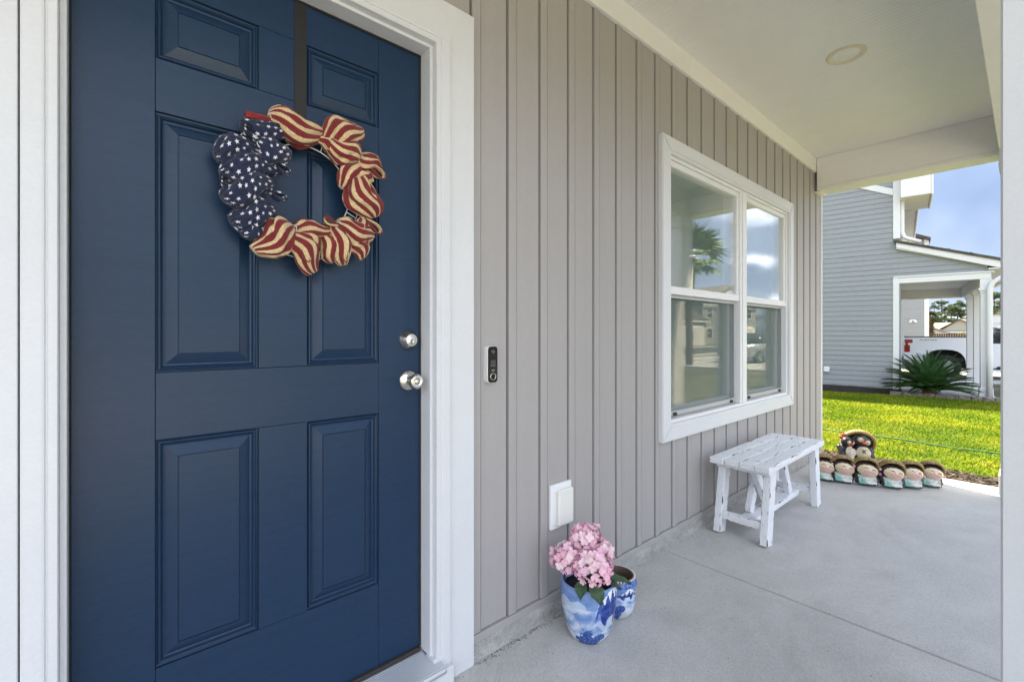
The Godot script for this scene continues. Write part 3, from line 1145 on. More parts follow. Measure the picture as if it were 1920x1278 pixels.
	st = S()
	box2(st, Vector3(2.925, 2.776, -0.03), Vector3(2.965, 2.93, 0.012), 0.004)
	put("corner_trim", st, M.vinyl_blue_grey, ho)
	st = S()
	box2(st, Vector3(3.42, 2.66, -4.9), Vector3(3.53, 2.81, 0.12), 0.02)
	put("porch_gutter", st, M.white_vinyl, ho)
	# downspouts
	st = S(true)
	tube(st, [Vector3(3.42, 2.70, 0.06), Vector3(3.30, 2.665, 0.065), Vector3(3.14, 2.60, 0.07), Vector3(3.02, 2.49, 0.075), Vector3(2.985, 2.36, 0.08), Vector3(2.985, 0.9, 0.085), Vector3(2.985, -0.03, 0.085)], 0.052, 10)
	put("downspout", st, M.white_vinyl, ho)
	st = S(true)
	tube(st, [Vector3(1.51, 5.2, -0.05), Vector3(1.51, 4.2, -0.05), Vector3(1.51, 3.85, -0.05), Vector3(1.54, 3.74, -0.05), Vector3(1.62, 3.68, -0.05), Vector3(1.85, 3.58, -0.05)], 0.045, 10)
	put("downspout", st, M.white_vinyl, ho)
	# upper storey: overhanging eaves on the street side, and a rake board on the side wall
	st = S()
	box2(st, Vector3(1.476, 4.62, -1.35), Vector3(2.02, 5.30, 0.30), 0.012)
	box2(st, Vector3(2.02, 4.60, -1.35), Vector3(2.06, 5.31, 0.31), 0.012)
	put("eave", st, M.soffit_white, ho)
	st = S()
	box2(st, Vector3(1.476, 4.60, -8.0), Vector3(1.80, 5.30, -1.36), 0.012)
	box2(st, Vector3(1.80, 4.58, -8.0), Vector3(1.84, 5.31, -1.37), 0.012)
	put("eave", st, M.soffit_white, ho)
	st = S()
	slab(st, PackedVector2Array([Vector2(-4.5, 7.55), Vector2(1.34, 4.77), Vector2(1.34, 4.93), Vector2(-4.5, 7.72)]), Vector3(0, 0, 0.03), Vector3(1, 0, 0), Vector3(0, 1, 0), Vector3(0, 0, -0.045))
	put("rake_board", st, M.white_vinyl, ho)
	for r in [[2.06, 0.3, -1.65], [1.84, -1.352, -6.9]]:
		st = S()
		slab(st, PackedVector2Array([Vector2(-10.4, 5.32), Vector2(-4.4, 8.2), Vector2(r[0], 5.32), Vector2(r[0], 5.45), Vector2(-4.4, 8.35), Vector2(-10.4, 5.45)]), Vector3(0, 0, r[1]), Vector3(1, 0, 0), Vector3(0, 1, 0), Vector3(0, 0, r[2]))
		put("roof", st, M.shingles, ho)
	st = S()
	slab(st, PackedVector2Array([Vector2(-8.9, 5.18), Vector2(1.33, 5.18), Vector2(-4.4, 7.75)]), Vector3(0, 0, -0.01), Vector3(1, 0, 0), Vector3(0, 1, 0), Vector3(0, 0, -0.05))
	put("gable_wall", st, M.vinyl_blue_grey, ho)
	# small white vent hood low on the siding
	st = S()
	box2(st, Vector3(-0.08, 0.36, 0.0), Vector3(0.05, 0.50, 0.07), 0.02)
	put("vent_hood", st, M.white_plastic, ho)
	# edging stones in front of the porch, each one a stone
	var rr := RandomNumberGenerator.new()
	rr.seed = 91
	var s := 1.28
	for i in 12:
		var w := rr.randf_range(0.165, 0.20) if i > 0 else 0.24
		var e := S()
		box(e, Vector3(w * 0.5, 0, 0), Vector3(w - 0.008, 0.115, 0.12), 0.012)
		var o = put("edging_stone", e, M.edging_stone, self)
		tag(o, "tan edging stone before the neighbour's porch, %s" % ["at its left end by the white corner board", "second from its left end", "left of the palm", "under the palm's left fronds", "in front of the palm trunk", "right of the palm trunk", "under the palm's right fronds", "left of the downspout", "at the foot of the downspout", "right of the downspout", "beside the dark bed", "behind the porch post"][i], "stone", "edging stones before the neighbour's porch")
		o.transform = Transform3D(bs, Vector3(14.31, -0.19, -2.19)) * Transform3D(Basis.from_euler(Vector3(0, rr.randf_range(-0.03, 0.03), 0)), Vector3(s, -0.062, 0.36))
		s += w + 0.004

# ------------------------------------------------------------------ other houses, fence, trees
func house(called, label, at: Vector3, turn: float, w: float, d: float, h: float, rise: float, wall: Material, roof: Material, garage := false, ridge_along := true):
	var ho = thing(called, label, "house", at, turn)
	var st := S()
	box2(st, Vector3(-w / 2, -0.3, -d), Vector3(w / 2, h, 0), 0.01)
	put("wall", st, wall, ho)
	st = S()
	var o := 0.35
	if ridge_along:
		slab(st, PackedVector2Array([Vector2(o, h), Vector2(-d / 2, h + rise), Vector2(-d - o, h), Vector2(-d - o, h + 0.14), Vector2(-d / 2, h + rise + 0.15), Vector2(o, h + 0.14)]), Vector3(-w / 2 - o, 0, 0), Vector3(0, 0, 1), Vector3(0, 1, 0), Vector3(w + 2 * o, 0, 0))
	else:
		slab(st, PackedVector2Array([Vector2(-w / 2 - o, h), Vector2(0, h + rise), Vector2(w / 2 + o, h), Vector2(w / 2 + o, h + 0.14), Vector2(0, h + rise + 0.15), Vector2(-w / 2 - o, h + 0.14)]), Vector3(0, 0, o), Vector3(1, 0, 0), Vector3(0, 1, 0), Vector3(0, 0, -d - 2 * o))
	put("roof", st, roof, ho)
	if ridge_along:
		for x in [-w / 2 + 0.02, w / 2 - 0.07]:
			st = S()
			slab(st, PackedVector2Array([Vector2(-d + 0.02, h - 0.01), Vector2(-0.02, h - 0.01), Vector2(-d / 2, h + rise - 0.03)]), Vector3(x, 0, 0), Vector3(0, 0, 1), Vector3(0, 1, 0), Vector3(0.05, 0, 0))
			put("gable", st, wall, ho)
	else:
		st = S()
		slab(st, PackedVector2Array([Vector2(-w / 2 + 0.02, h - 0.01), Vector2(w / 2 - 0.02, h - 0.01), Vector2(0, h + rise - 0.03)]), Vector3(0, 0, -0.02), Vector3(1, 0, 0), Vector3(0, 1, 0), Vector3(0, 0, -0.05))
		put("gable", st, wall, ho)
	st = S()
	box2(st, Vector3(-w / 2 - o, h - 0.12, o - 0.06), Vector3(w / 2 + o, h + 0.06, o + 0.03), 0.01)
	put("fascia", st, M.white_vinyl, ho)
	var xs := [-w * 0.36, -w * 0.12, w * 0.14, w * 0.38]
	var storeys := 2 if h > 4.2 else 1
	for f in storeys:
		for i in 4:
			if f == 0 and garage and i < 2:
				continue
			if f == 0 and i == 2:
				st = S()
				box2(st, Vector3(xs[i] - 0.6, 0, -0.02), Vector3(xs[i] + 0.6, 2.25, 0.05), 0.01)
				var fr := put("door_frame", st, M.white_vinyl, ho)
				st = S()
				box2(st, Vector3(xs[i] - 0.46, 0.05, 0.04), Vector3(xs[i] + 0.46, 2.1, 0.07), 0.01)
				put("door", st, M.door_blue, fr)
				continue
			st = S()
			box2(st, Vector3(xs[i] - 0.62, 0.8 + 2.8 * f, -0.02), Vector3(xs[i] + 0.62, 2.25 + 2.8 * f, 0.05), 0.01)
			var wi := put("window", st, M.white_vinyl, ho)
			st = S()
			box2(st, Vector3(xs[i] - 0.52, 0.9 + 2.8 * f, 0.035), Vector3(xs[i] + 0.52, 1.5 + 2.8 * f, 0.058), 0.004)
			box2(st, Vector3(xs[i] - 0.52, 1.56 + 2.8 * f, 0.035), Vector3(xs[i] + 0.52, 2.15 + 2.8 * f, 0.058), 0.004)
			put("pane", st, M.dark_glass, wi)
	if garage:
		st = S()
		box2(st, Vector3(-w * 0.46, -0.1, -0.02), Vector3(-w * 0.02, 2.5, 0.12), 0.01)
		var g := put("garage_frame", st, M.white_vinyl, ho)
		for k in 4:
			st = S()
			box2(st, Vector3(-w * 0.42, 0.56 * k, 0.10), Vector3(-w * 0.06, 0.56 * k + 0.55, 0.15), 0.015)
			put("garage_panel", st, M.white_paint, g)
	return ho

func leafy(st: SurfaceTool, c: Vector3, r: Vector3, n: int, size: float, col: Color, rr: RandomNumberGenerator):
	for i in n:
		var d := Vector3(rr.randfn(), rr.randfn(), rr.randfn()).normalized()
		var p := c + d * r * pow(rr.randf(), 0.45)
		var v := rr.randf_range(0.55, 1.45)
		st.set_color(Color(col.r * v, col.g * v, col.b * v * rr.randf_range(0.7, 1.2)))
		var a := Vector3(rr.randfn(), rr.randfn(), rr.randfn()).normalized()
		var b := a.cross(d + Vector3(0.01, 0.2, 0)).normalized()
		var s := size * rr.randf_range(0.6, 1.3)
		tri(st, p - a * s, p + b * s * 0.6, p + a * s, d)
		tri(st, p - a * s, p - b * s * 0.6, p + a * s, d)

func pine(label, at: Vector3, h: float, seed_: int, group := "pines behind the far houses"):
	var rr := RandomNumberGenerator.new()
	rr.seed = seed_
	var t = thing("pine_tree", label, "tree", at, 0.0, group)
	var st := S(true)
	var lean := Vector3(rr.randf_range(-0.4, 0.4), 0, rr.randf_range(-0.4, 0.4))
	var pts := []
	for i in 6:
		pts.append(Vector3(0, h * i / 5.0, 0) + lean * pow(i / 5.0, 2.0))
	tube(st, pts, [h * 0.022, h * 0.019, h * 0.016, h * 0.012, h * 0.008, h * 0.003], 7)
	var tops := []
	for i in 16:
		var y := rr.randf_range(0.42, 0.96)
		var an := rr.randf() * TAU
		var l := h * rr.randf_range(0.10, 0.22) * (1.15 - y * 0.7)
		var a := Vector3(0, h * y, 0) + lean * y * y
		var b := a + Vector3(cos(an) * l, l * rr.randf_range(0.05, 0.4), sin(an) * l)
		tube(st, [a, (a + b) * 0.5 - Vector3(0, l * 0.05, 0), b], [h * 0.006, h * 0.004, h * 0.002], 5)
		tops.append([b, l])
	put("trunk", st, M.bark, t)
	st = S()
	for b in tops:
		for k in 3:
			leafy(st, b[0] + Vector3(rr.randfn(), rr.randfn() * 0.4, rr.randfn()) * b[1] * 0.4, Vector3(1.0, 0.55, 1.0) * b[1] * 0.5, 70, h * 0.014, Color(0.075, 0.105, 0.045), rr)
	leafy(st, Vector3(0, h * 0.97, 0) + lean, Vector3(h * 0.06, h * 0.06, h * 0.06), 130, h * 0.013, Color(0.08, 0.11, 0.05), rr)
	put("crown", st, M.foliage, t)
	return t

# fan palm: each fan leaf is a part
func fan_palm(label, at: Vector3, h: float, n: int, r: float, seed_: int, col: Color, shag := 0.0):
	var rr := RandomNumberGenerator.new()
	rr.seed = seed_
	var t = thing("fan_palm", label, "tree", at)
	var st := S(true)
	var pts := []
	var rad := []
	for i in 12:
		pts.append(Vector3(0.05 * sin(i * 0.7), h * i / 11.0, 0))
		rad.append((0.15 + 0.02 * (i % 2)) * (1.0 + shag * (0.25 + 0.25 * (i % 2))))
	tube(st, pts, rad, 10)
	put("trunk", st, M.bark, t)
	var fans := []
	for v in 3:
		var f := S()
		tube(f, [Vector3.ZERO, Vector3(0, 0.03, 0.25 * r), Vector3(0, 0, 0.5 * r)], [0.018, 0.014, 0.01], 5)
		for k in 25:
			var an := (k - 12) / 12.0 * 1.55
			var l := r * (0.62 + 0.1 * cos(an)) * rr.randf_range(0.85, 1.1)
			var c := Vector3(0, 0, 0.5 * r)
			var d := Vector3(sin(an), 0.10 * cos(an * 2.0), cos(an))
			var sd := Vector3(cos(an), 0, -sin(an)) * 0.038 * r
			var vv := rr.randf_range(0.7, 1.3)
			f.set_color(Color(col.r * vv, col.g * vv, col.b * vv))
			var md := c + d * l * 0.62
			var tip := c + d * l + Vector3(0, -0.22 * l * rr.randf_range(0.5, 1.4), 0)
			tri(f, c, md - sd, md + Vector3(0, 0.012, 0), Vector3.UP)
			tri(f, c, md + Vector3(0, 0.012, 0), md + sd, Vector3.UP)
			tri(f, md - sd, tip, md + sd, Vector3.UP)
		fans.append(done(f))
	for i in n:
		var o := put("fan_leaf", fans[i % 3], M.foliage, t)
		var el := lerpf(-0.7, 1.35, pow((i + 0.5) / n, 0.9))
		o.transform = Transform3D(Basis.from_euler(Vector3(-el, i * 2.39996 + rr.randf() * 0.3, rr.randf_range(-0.3, 0.3)), EULER_ORDER_YXZ), Vector3(0, h - 0.05, 0))
	return t

func dirpt(u: float, dep: float, y: float) -> Vector3:
	# a place by its bearing from the porch and its distance
	var a := (u - 960.0) / 860.0
	return Vector3((0.663 + 0.7486 * a) * dep, y, 1.36 + (-0.7486 + 0.663 * a) * dep)

func build_far_side():
	var a := Vector3(0.14, 0, 0.99).normalized()
	var ya := atan2(-a.z, a.x)
	# the next house along, its side wall towards us
	var st := S()
	var h2 = thing("next_house", "pale blue-grey house behind the neighbour's porch with white corner board", "house", Vector3(26.9, -0.28, -1.55))
	h2.transform.basis = Basis(a, Vector3.UP, a.cross(Vector3.UP))
	box2(st, Vector3(-9, -0.2, -9), Vector3(-0.15, 5.6, -0.03), 0.0)
	put("wall_core", st, M.vinyl_blue_grey, h2)
	st = S()
	var y := 0.1
	while y < 5.5:
		slab(st, PackedVector2Array([Vector2(-0.029, 0.0), Vector2(0.003, 0.0), Vector2(-0.009, 0.127), Vector2(-0.029, 0.127)]), Vector3(-9.0, y, 0), Vector3(0, 0, 1), Vector3(0, 1, 0), Vector3(8.85, 0, 0))
		y += 0.127
	put("lap_siding", st, M.vinyl_blue_grey, h2)
	st = S()
	box2(st, Vector3(-0.149, -0.2, -0.15), Vector3(0.0, 5.6, 0.012), 0.006)
	put("corner_board", st, M.white_vinyl, h2)
	st = S(true)
	oval(st, Vector3(-0.62, 2.0, 0.07), Vector3(0.06, 0.05, 0.07))
	oval(st, Vector3(-0.44, 2.0, 0.07), Vector3(0.06, 0.05, 0.07))
	box(st, Vector3(-0.53, 2.06, 0.03), Vector3(0.2, 0.06, 0.05), 0.01)
	put("flood_lamp", st, M.white_plastic, h2)
	st = S()
	slab(st, PackedVector2Array([Vector2(-9.2, 5.5), Vector2(-4.6, 7.6), Vector2(0.05, 5.5), Vector2(0.05, 5.62), Vector2(-4.6, 7.75), Vector2(-9.2, 5.62)]), Vector3(0, 0, 0.3), Vector3(1, 0, 0), Vector3(0, 1, 0), Vector3(0, 0, -9.6))
	put("roof", st, M.shingles, h2)
	# brown picket fence
	var fe = thing("picket_fence", "brown wooden picket fence behind the white pickup", "fence", dirpt(1690, 44, -0.3))
	var fd := (dirpt(1880, 38, -0.3) - dirpt(1690, 44, -0.3))
	var fl := fd.length()
	fe.rotation.y = atan2(-fd.z, fd.x)
	st = S()
	var x := 0.0
	var rr := RandomNumberGenerator.new()
	rr.seed = 17
	while x < fl:
		box2(st, Vector3(x, 0, 0), Vector3(x + 0.125, 1.46 + rr.randf_range(-0.015, 0.015), 0.025), 0.004)
		x += 0.165
	put("pickets", st, M.fence_wood, fe, "stuff")
	st = S()
	for yy in [0.3, 1.1]:
		box2(st, Vector3(0, yy, -0.05), Vector3(fl, yy + 0.09, -0.002), 0.004)
	put("rail", st, M.fence_wood, fe)
	st = S()
	box2(st, Vector3(-0.02, 1.485, -0.04), Vector3(fl, 1.53, 0.06), 0.004)
	put("cap_rail", st, M.fence_wood, fe)
	# houses beyond the fence
	var face := -PI / 2 - 0.15
	house("cream_house", "cream house with grey roof, left of the shaggy palm beyond the fence", dirpt(1728, 86, -1.4), face, 7, 8, 2.7, 1.5, M.cream_wall, M.shingles_tan, false, false)
	house("long_cream_house", "long cream house with tan roof, right of the shaggy palm beyond the fence", dirpt(1768, 84, -1.6), face, 11, 9, 3.0, 1.7, M.cream_wall, M.shingles_tan)
	house("gabled_house", "cream house with a white gable, at the right end of the fence", dirpt(1801, 82, -1.5), face, 6, 9, 3.0, 2.2, M.beige_wall, M.shingles_tan, false, false)
	house("white_house", "small white house seen over the pickup's cab", dirpt(1871, 80, 0.0), face, 6, 9, 3.2, 1.5, M.white_vinyl, M.shingles_tan, false, false)
	fan_palm("small yellow-green fan palm beside the next house", dirpt(1722, 46, -0.3), 2.5, 34, 0.95, 5, Color(0.22, 0.25, 0.03))
	var sp = fan_palm("tall palm with a shaggy brown trunk and few leaves beyond the fence", dirpt(1746.5, 47, -0.3), 3.2, 16, 0.62, 6, Color(0.07, 0.085, 0.03), 0.8)
	# loose old leaf bases on the trunk
	st = S()
	for i in 260:
		var an := rr.randf() * TAU
		var yy := rr.randf_range(0.3, 3.3)
		var d := Vector3(cos(an), 0, sin(an))
		var v := rr.randf_range(0.5, 1.5)
		st.set_color(Color(0.13 * v, 0.085 * v, 0.05 * v))
		var sd := Vector3(-d.z, 0, d.x) * 0.05
		var p := Vector3(0, yy, 0) + d * 0.24
		tri(st, p - sd, p + sd, p + d * 0.16 + Vector3(0, 0.18, 0), d)
	put("leaf_bases", st, M.foliage, sp)
	var spots := [[1700, 115, 9.0], [1716, 122, 6.2], [1728, 128, 6.4], [1738, 118, 6.8], [1752, 124, 8.2], [1764, 117, 8.9], [1773, 126, 8.0], [1785, 119, 8.0], [1795, 124, 9.3], [1805, 118, 8.8], [1816, 126, 8.6], [1840, 120, 9.4], [1866, 90, 8.6], [1874, 104, 9.6], [1888, 110, 10.0]]
	for i in spots.size():
		var s: Array = spots[i]
		pine("pine with an open grey-green crown, %s" % ["hidden by the next house", "behind the yellow palm", "between yellow palm and cream house", "left of the shaggy palm top", "just right of the shaggy palm top", "over the long house's left half", "over the long house's middle", "over the long house's right half", "over the gabled house's left side", "over the gabled house's ridge", "hidden by the middle columns", "hidden by the downspout", "tallest over the small white house", "right of the small white house", "behind the porch post"][i], dirpt(s[0], s[1], -0.5), s[2] + 1.2, 200 + i)
	# undergrowth under the pines, a far wood
	st = S()
	for i in 60:
		var u := lerpf(1685, 1900, i / 59.0)
		leafy(st, dirpt(u, 132 + rr.randf_range(-3, 3), 1.4), Vector3(3.0, 2.2 + rr.randf() * 1.3, 3.0), 60, 0.34, Color(0.07, 0.10, 0.045), rr)
	put("far_wood", st, M.foliage, self, "stuff")
	st = S()
	leafy(st, dirpt(1804, 43, 1.05), Vector3(0.5, 0.28, 0.5), 160, 0.06, Color(0.25, 0.26, 0.02), rr)
	tag(put("yellow_bush", st, M.foliage), "yellow-green bush rising over the right end of the fence", "bush")

func build_street_side():
	# what the window mirrors: houses over the road, a parked car, a palm
	var h = house("garage_house", "taupe house with a white garage across the street, mirrored in the window", Vector3(50, -0.3, 27), PI + 0.25, 13, 10, 3.0, 2.6, M.beige_wall, M.shingles, true)
	house("gable_house", "two storey grey house across the street, mirrored in the right panes", Vector3(66, -0.3, 26.5), PI + 0.2, 12, 11, 5.4, 2.8, M.vinyl_blue_grey, M.shingles, true, false)
	fan_palm("cabbage palm in the front yard, mirrored in the left pane", Vector3(20.1, -0.3, 8.89), 5.0, 24, 1.42, 15, Color(0.075, 0.11, 0.035))
	car("parked_car", "silver car parked along the street, mirrored in the right pane", Vector3(25.2, -0.26, 7.7), 0.25)

func car(called, label, at: Vector3, turn: float):
	var t = thing(called, label, "car", at, turn)
	var prof := [[-2.25, 0.45, 0.72, 0.80], [-2.15, 0.28, 0.95, 0.86], [-1.2, 0.22, 1.02, 0.90], [0.0, 0.22, 0.98, 0.91], [1.2, 0.22, 0.93, 0.90], [2.0, 0.26, 0.80, 0.85], [2.25, 0.40, 0.66, 0.76]]
	var st := S(true)
	var rings := []
	for p in prof:
		var r := PackedVector3Array()
		for q in [[-1.0, 0.15], [-1.0, 0.6], [-0.93, 0.92], [-0.75, 1.0], [0.75, 1.0], [0.93, 0.92], [1.0, 0.6], [1.0, 0.15], [0.85, 0.0], [-0.85, 0.0]]:
			r.append(Vector3(p[0], lerpf(p[1], p[2], q[1]), q[0] * p[3]))
		rings.append(r)
	loft(st, rings)
	put("body", st, M.car_silver, t)
	st = S(true)
	rings = []
	for q in [[0.0, 1.0], [0.35, 0.93], [0.47, 0.84]]:
		var r := PackedVector3Array()
		var k: float = q[0] / 0.47
		for c in [[lerpf(-1.9, -1.15, k), 1.0], [lerpf(1.05, 0.25, k), 1.0], [lerpf(1.05, 0.25, k), -1.0], [lerpf(-1.9, -1.15, k), -1.0]]:
			r.append(Vector3(c[0], 0.96 + q[0], c[1] * 0.82 * q[1]))
		rings.append(r)
	loft(st, rings)
	put("glasshouse", st, M.dark_glass, t)
	st = S()
	box2(st, Vector3(-1.16, 1.425, -0.68), Vector3(0.27, 1.47, 0.68), 0.03)
	put("roof", st, M.car_silver, t)
	for x in [-1.35, 1.4]:
		for z in [-0.84, 0.84]:
			wheel(t, Vector3(x, 0.32, z), 0.32, 0.2)
	return t

func wheel(t: Node3D, c: Vector3, r: float, w: float, along_x := true):
	var bs := Basis(Vector3.RIGHT, PI / 2) if along_x else Basis(Vector3.BACK, PI / 2)
	var st := S(true)
	lathe(st, [[r * 0.62, -w / 2], [r * 0.93, -w / 2], [r, -w * 0.36], [r, w * 0.36], [r * 0.93, w / 2], [r * 0.62, w / 2]], 28, c, bs)
	var wh := put("wheel", st, M.tyre, t)
	st = S()
	lathe(st, [[r * 0.63, -w * 0.42], [r * 0.58, -w * 0.30], [0.001, -w * 0.34]], 10, c, bs)
	lathe(st, [[r * 0.63, w * 0.42], [r * 0.58, w * 0.30], [0.001, w * 0.34]], 10, c, bs)
	put("rim", st, M.rim, wh)

# ------------------------------------------------------------------ the blue door and its white surround
func build_door():
	var d = thing("front_door", "dark blue six panel front door with nickel knob and deadbolt", "door", Vector3(-0.0585, 0.113, -0.04))
	var X0 := -0.0585
	var Y0 := 0.113
	var g := 0.0004
	var cols := [[0.089, 0.3125], [0.440, 0.6625]]
	var rowsy := [[0.380, 0.932], [1.0955, 1.7276], [1.8565, 2.032]]
	var R := 0.811
	var TOP := 2.146
	var piece := func(called: String, x0: float, x1: float, y0: float, y1: float):
		var st := S()
		box2(st, Vector3(x0 - X0 + g, y0 - Y0 + g, -0.04), Vector3(x1 - X0 - g, y1 - Y0 - g, 0.0), 0.0007)
		put(called, st, M.door_blue, d)
	piece.call("stile", -0.0585, 0.089, 0.113, TOP)
	piece.call("stile", 0.6625, R, 0.113, TOP)
	piece.call("rail", 0.089, 0.6625, 0.113, 0.380)
	piece.call("rail", 0.089, 0.6625, 0.932, 1.0955)
	piece.call("rail", 0.089, 0.6625, 1.7276, 1.8565)
	piece.call("rail", 0.089, 0.6625, 2.032, TOP)
	for r in rowsy:
		piece.call("mullion", 0.3125, 0.440, r[0], r[1])
	var inset := [[0.0, -0.0008], [0.0012, -0.0075], [0.0042, -0.0085], [0.0062, -0.0035], [0.0085, -0.0022], [0.0115, -0.0050], [0.0150, -0.0125], [0.0190, -0.0135], [0.0215, -0.0125], [0.0300, -0.0085], [0.0440, -0.0022], [0.0446, -0.0048], [0.0462, -0.0048], [0.0468, -0.0020]]
	for c in cols:
		for r in rowsy:
			var st := S()
			var rings := []
			for q in inset:
				var i: float = q[0]
				rings.append([Vector3(c[0] + i - X0, r[0] + i - Y0, q[1]), Vector3(c[1] - i - X0, r[0] + i - Y0, q[1]), Vector3(c[1] - i - X0, r[1] - i - Y0, q[1]), Vector3(c[0] + i - X0, r[1] - i - Y0, q[1])])
			for i in rings.size() - 1:
				for j in 4:
					var jj := (j + 1) % 4
					var n := Vector3(0, 0, 1)
					quad(st, rings[i][j], rings[i][jj], rings[i + 1][jj], rings[i + 1][j], n)
			quad(st, rings[-1][0], rings[-1][1], rings[-1][2], rings[-1][3], Vector3(0, 0, 1))
			put("door_panel", st, M.door_blue, d)
	# deadbolt
	var st := S(true)
	var toward := Basis(Vector3.RIGHT, PI / 2)
	lathe(st, [[0.0345, 0.0], [0.0345, 0.004], [0.033, 0.008], [0.0215, 0.026], [0.0205, 0.0275]], 36, Vector3(0.7675 - X0, 1.168 - Y0, 0), toward)
	var db := put("deadbolt", st, M.nickel, d)
	st = S(true)
	lathe(st, [[0.0206, 0.0265], [0.0195, 0.0285], [0.0185, 0.0270], [0.0175, 0.0280], [0.0004, 0.0282]], 36, Vector3(0.7675 - X0, 1.168 - Y0, 0), toward)
	put("lock_face", st, M.nickel_face, db)
	st = S(true)
	lathe(st, [[0.0075, 0.0283], [0.0072, 0.0300], [0.0060, 0.0302], [0.0056, 0.0290], [0.0004, 0.0290]], 24, Vector3(0.7675 - X0, 1.1635 - Y0, 0), toward)
	put("cylinder", st, M.nickel, db)
	st = S()
	box(st, Vector3(0.7675 - X0, 1.163 - Y0, 0.0292), Vector3(0.0016, 0.006, 0.001), 0.0)
	put("keyhole", st, M.black_matte, db)
	# knob
	st = S(true)
	lathe(st, [[0.0345, 0.0], [0.0345, 0.003], [0.031, 0.0085], [0.020, 0.0125], [0.0145, 0.0155], [0.0125, 0.024], [0.0125, 0.033], [0.016, 0.037], [0.0225, 0.043], [0.0255, 0.051], [0.0248, 0.058], [0.0215, 0.0625], [0.0205, 0.0635]], 40, Vector3(0.7685 - X0, 1.031 - Y0, 0), toward)
	var kn := put("knob", st, M.nickel, d)
	st = S(true)
	lathe(st, [[0.0206, 0.0630], [0.0190, 0.0650], [0.0120, 0.0640], [0.0105, 0.0625], [0.0004, 0.0628]], 36, Vector3(0.7685 - X0, 1.031 - Y0, 0), toward)
	put("lock_face", st, M.nickel_face, kn)
	st = S(true)
	lathe(st, [[0.0090, 0.0626], [0.0086, 0.0655], [0.0004, 0.0657]], 24, Vector3(0.7685 - X0, 1.031 - Y0, 0), toward)
	put("cylinder", st, M.nickel, kn)
	st = S()
	box(st, Vector3(0.7685 - X0, 1.030 - Y0, 0.0657), Vector3(0.0016, 0.007, 0.001), 0.0)
	put("keyhole", st, M.black_matte, kn)
	# frame: jambs, brickmould, flat casing, weatherstrip, sill
	var f = thing("door_frame", "white door frame with moulded casing and ribbed metal sill", "door frame", Vector3.ZERO)
	f.set_meta("kind", "structure")
	var L := -0.0615
	var JR := 0.8155
	var JT := 2.150
	# profile: outward offset from the jamb face, z
	var prof := [[0.0, -0.06], [0.0, 0.022], [0.001, 0.0235], [0.0105, 0.0235], [0.0115, 0.022], [0.0115, 0.045], [0.0135, 0.0475], [0.026, 0.0475], [0.0275, 0.0455], [0.0300, 0.0455], [0.0315, 0.0490], [0.0350, 0.0500], [0.0635, 0.0500], [0.0650, 0.0480], [0.0650, 0.0]]
	var flat := [[0.0690, 0.0], [0.0690, 0.0345], [0.0705, 0.0365], [0.1735, 0.0365], [0.1760, 0.0340], [0.1760, 0.0005]]
	for pr in [["brickmould", prof, 0.105], ["flat_casing", flat, 0.0]]:
		var bottom: float = pr[2]
		var side := func(x: float, sg: float):
			var st2 := S()
			var p: Array = pr[1]
			for i in p.size() - 1:
				var a := Vector3(x + sg * p[i][0], bottom, p[i][1])
				var b := Vector3(x + sg * p[i + 1][0], bottom, p[i + 1][1])
				var ta := Vector3(a.x, JT + p[i][0], a.z)
				var tb := Vector3(b.x, JT + p[i + 1][0], b.z)
				var dd := b - a
				quad(st2, a, b, tb, ta, Vector3(-dd.z, 0, dd.x) * sg)
			put(pr[0], st2, M.white_paint, f)
		side.call(JR, 1.0)
		side.call(L, -1.0)
		var st3 := S()
		var q: Array = pr[1]
		for i in q.size() - 1:
			var a := Vector3(L - q[i][0], JT + q[i][0], q[i][1])
			var b := Vector3(L - q[i + 1][0], JT + q[i + 1][0], q[i + 1][1])
			var c := Vector3(JR + q[i + 1][0], JT + q[i + 1][0], q[i + 1][1])
			var e := Vector3(JR + q[i][0], JT + q[i][0], q[i][1])
			var dd := b - a
			quad(st3, a, b, c, e, Vector3(0, -dd.z, dd.y))
		put("head_" + pr[0], st3, M.white_paint, f)
	st = S()
	for b in [[Vector3(JR + 0.0005, 0.002, 0.0), Vector3(JR + 0.066, 0.105, 0.048)], [Vector3(JR + 0.0685, -0.001, 0.001), Vector3(JR + 0.175, 0.0005, 0.036)]]:
		box2(st, b[0], b[1], 0.001)
	put("plinth", st, M.white_paint, f)
	st = S()
	box2(st, Vector3(0.8112, 0.113, -0.047), Vector3(0.8157, 2.1495, -0.034), 0.001)
	box2(st, Vector3(-0.0617, 0.113, -0.047), Vector3(-0.0588, 2.1495, -0.034), 0.001)
	box2(st, Vector3(-0.0585, 2.1462, -0.047), Vector3(0.811, 2.1503, -0.034), 0.001)
	put("weatherstrip", st, M.weatherstrip, f)
	st = S()
	box2(st, Vector3(-0.058, 0.1005, -0.05), Vector3(0.811, 0.1125, -0.028), 0.002)
	put("door_sweep", st, M.weatherstrip, f)
	# sill: a sloping plate with fine ribs
	var sill = thing("door_sill", "ribbed aluminium threshold in front of the blue door", "threshold", Vector3.ZERO)
	sill.set_meta("kind", "structure")
	st = S()
	var pts := [Vector2(-0.06, 0.099), Vector2(-0.034, 0.1035), Vector2(-0.030, 0.101)]
	for i in 14:
		var z := -0.026 + i * 0.0075
		var y := 0.100 - 0.012 * (z + 0.026) / 0.1
		pts.append(Vector2(z, y))
		pts.append(Vector2(z + 0.0012, y + 0.0018))
		pts.append(Vector2(z + 0.0042, y + 0.0013))
		pts.append(Vector2(z + 0.0052, y - 0.0006))
	pts.append(Vector2(0.081, 0.086))
	pts.append(Vector2(0.085, 0.078))
	pts.append(Vector2(0.085, 0.070))
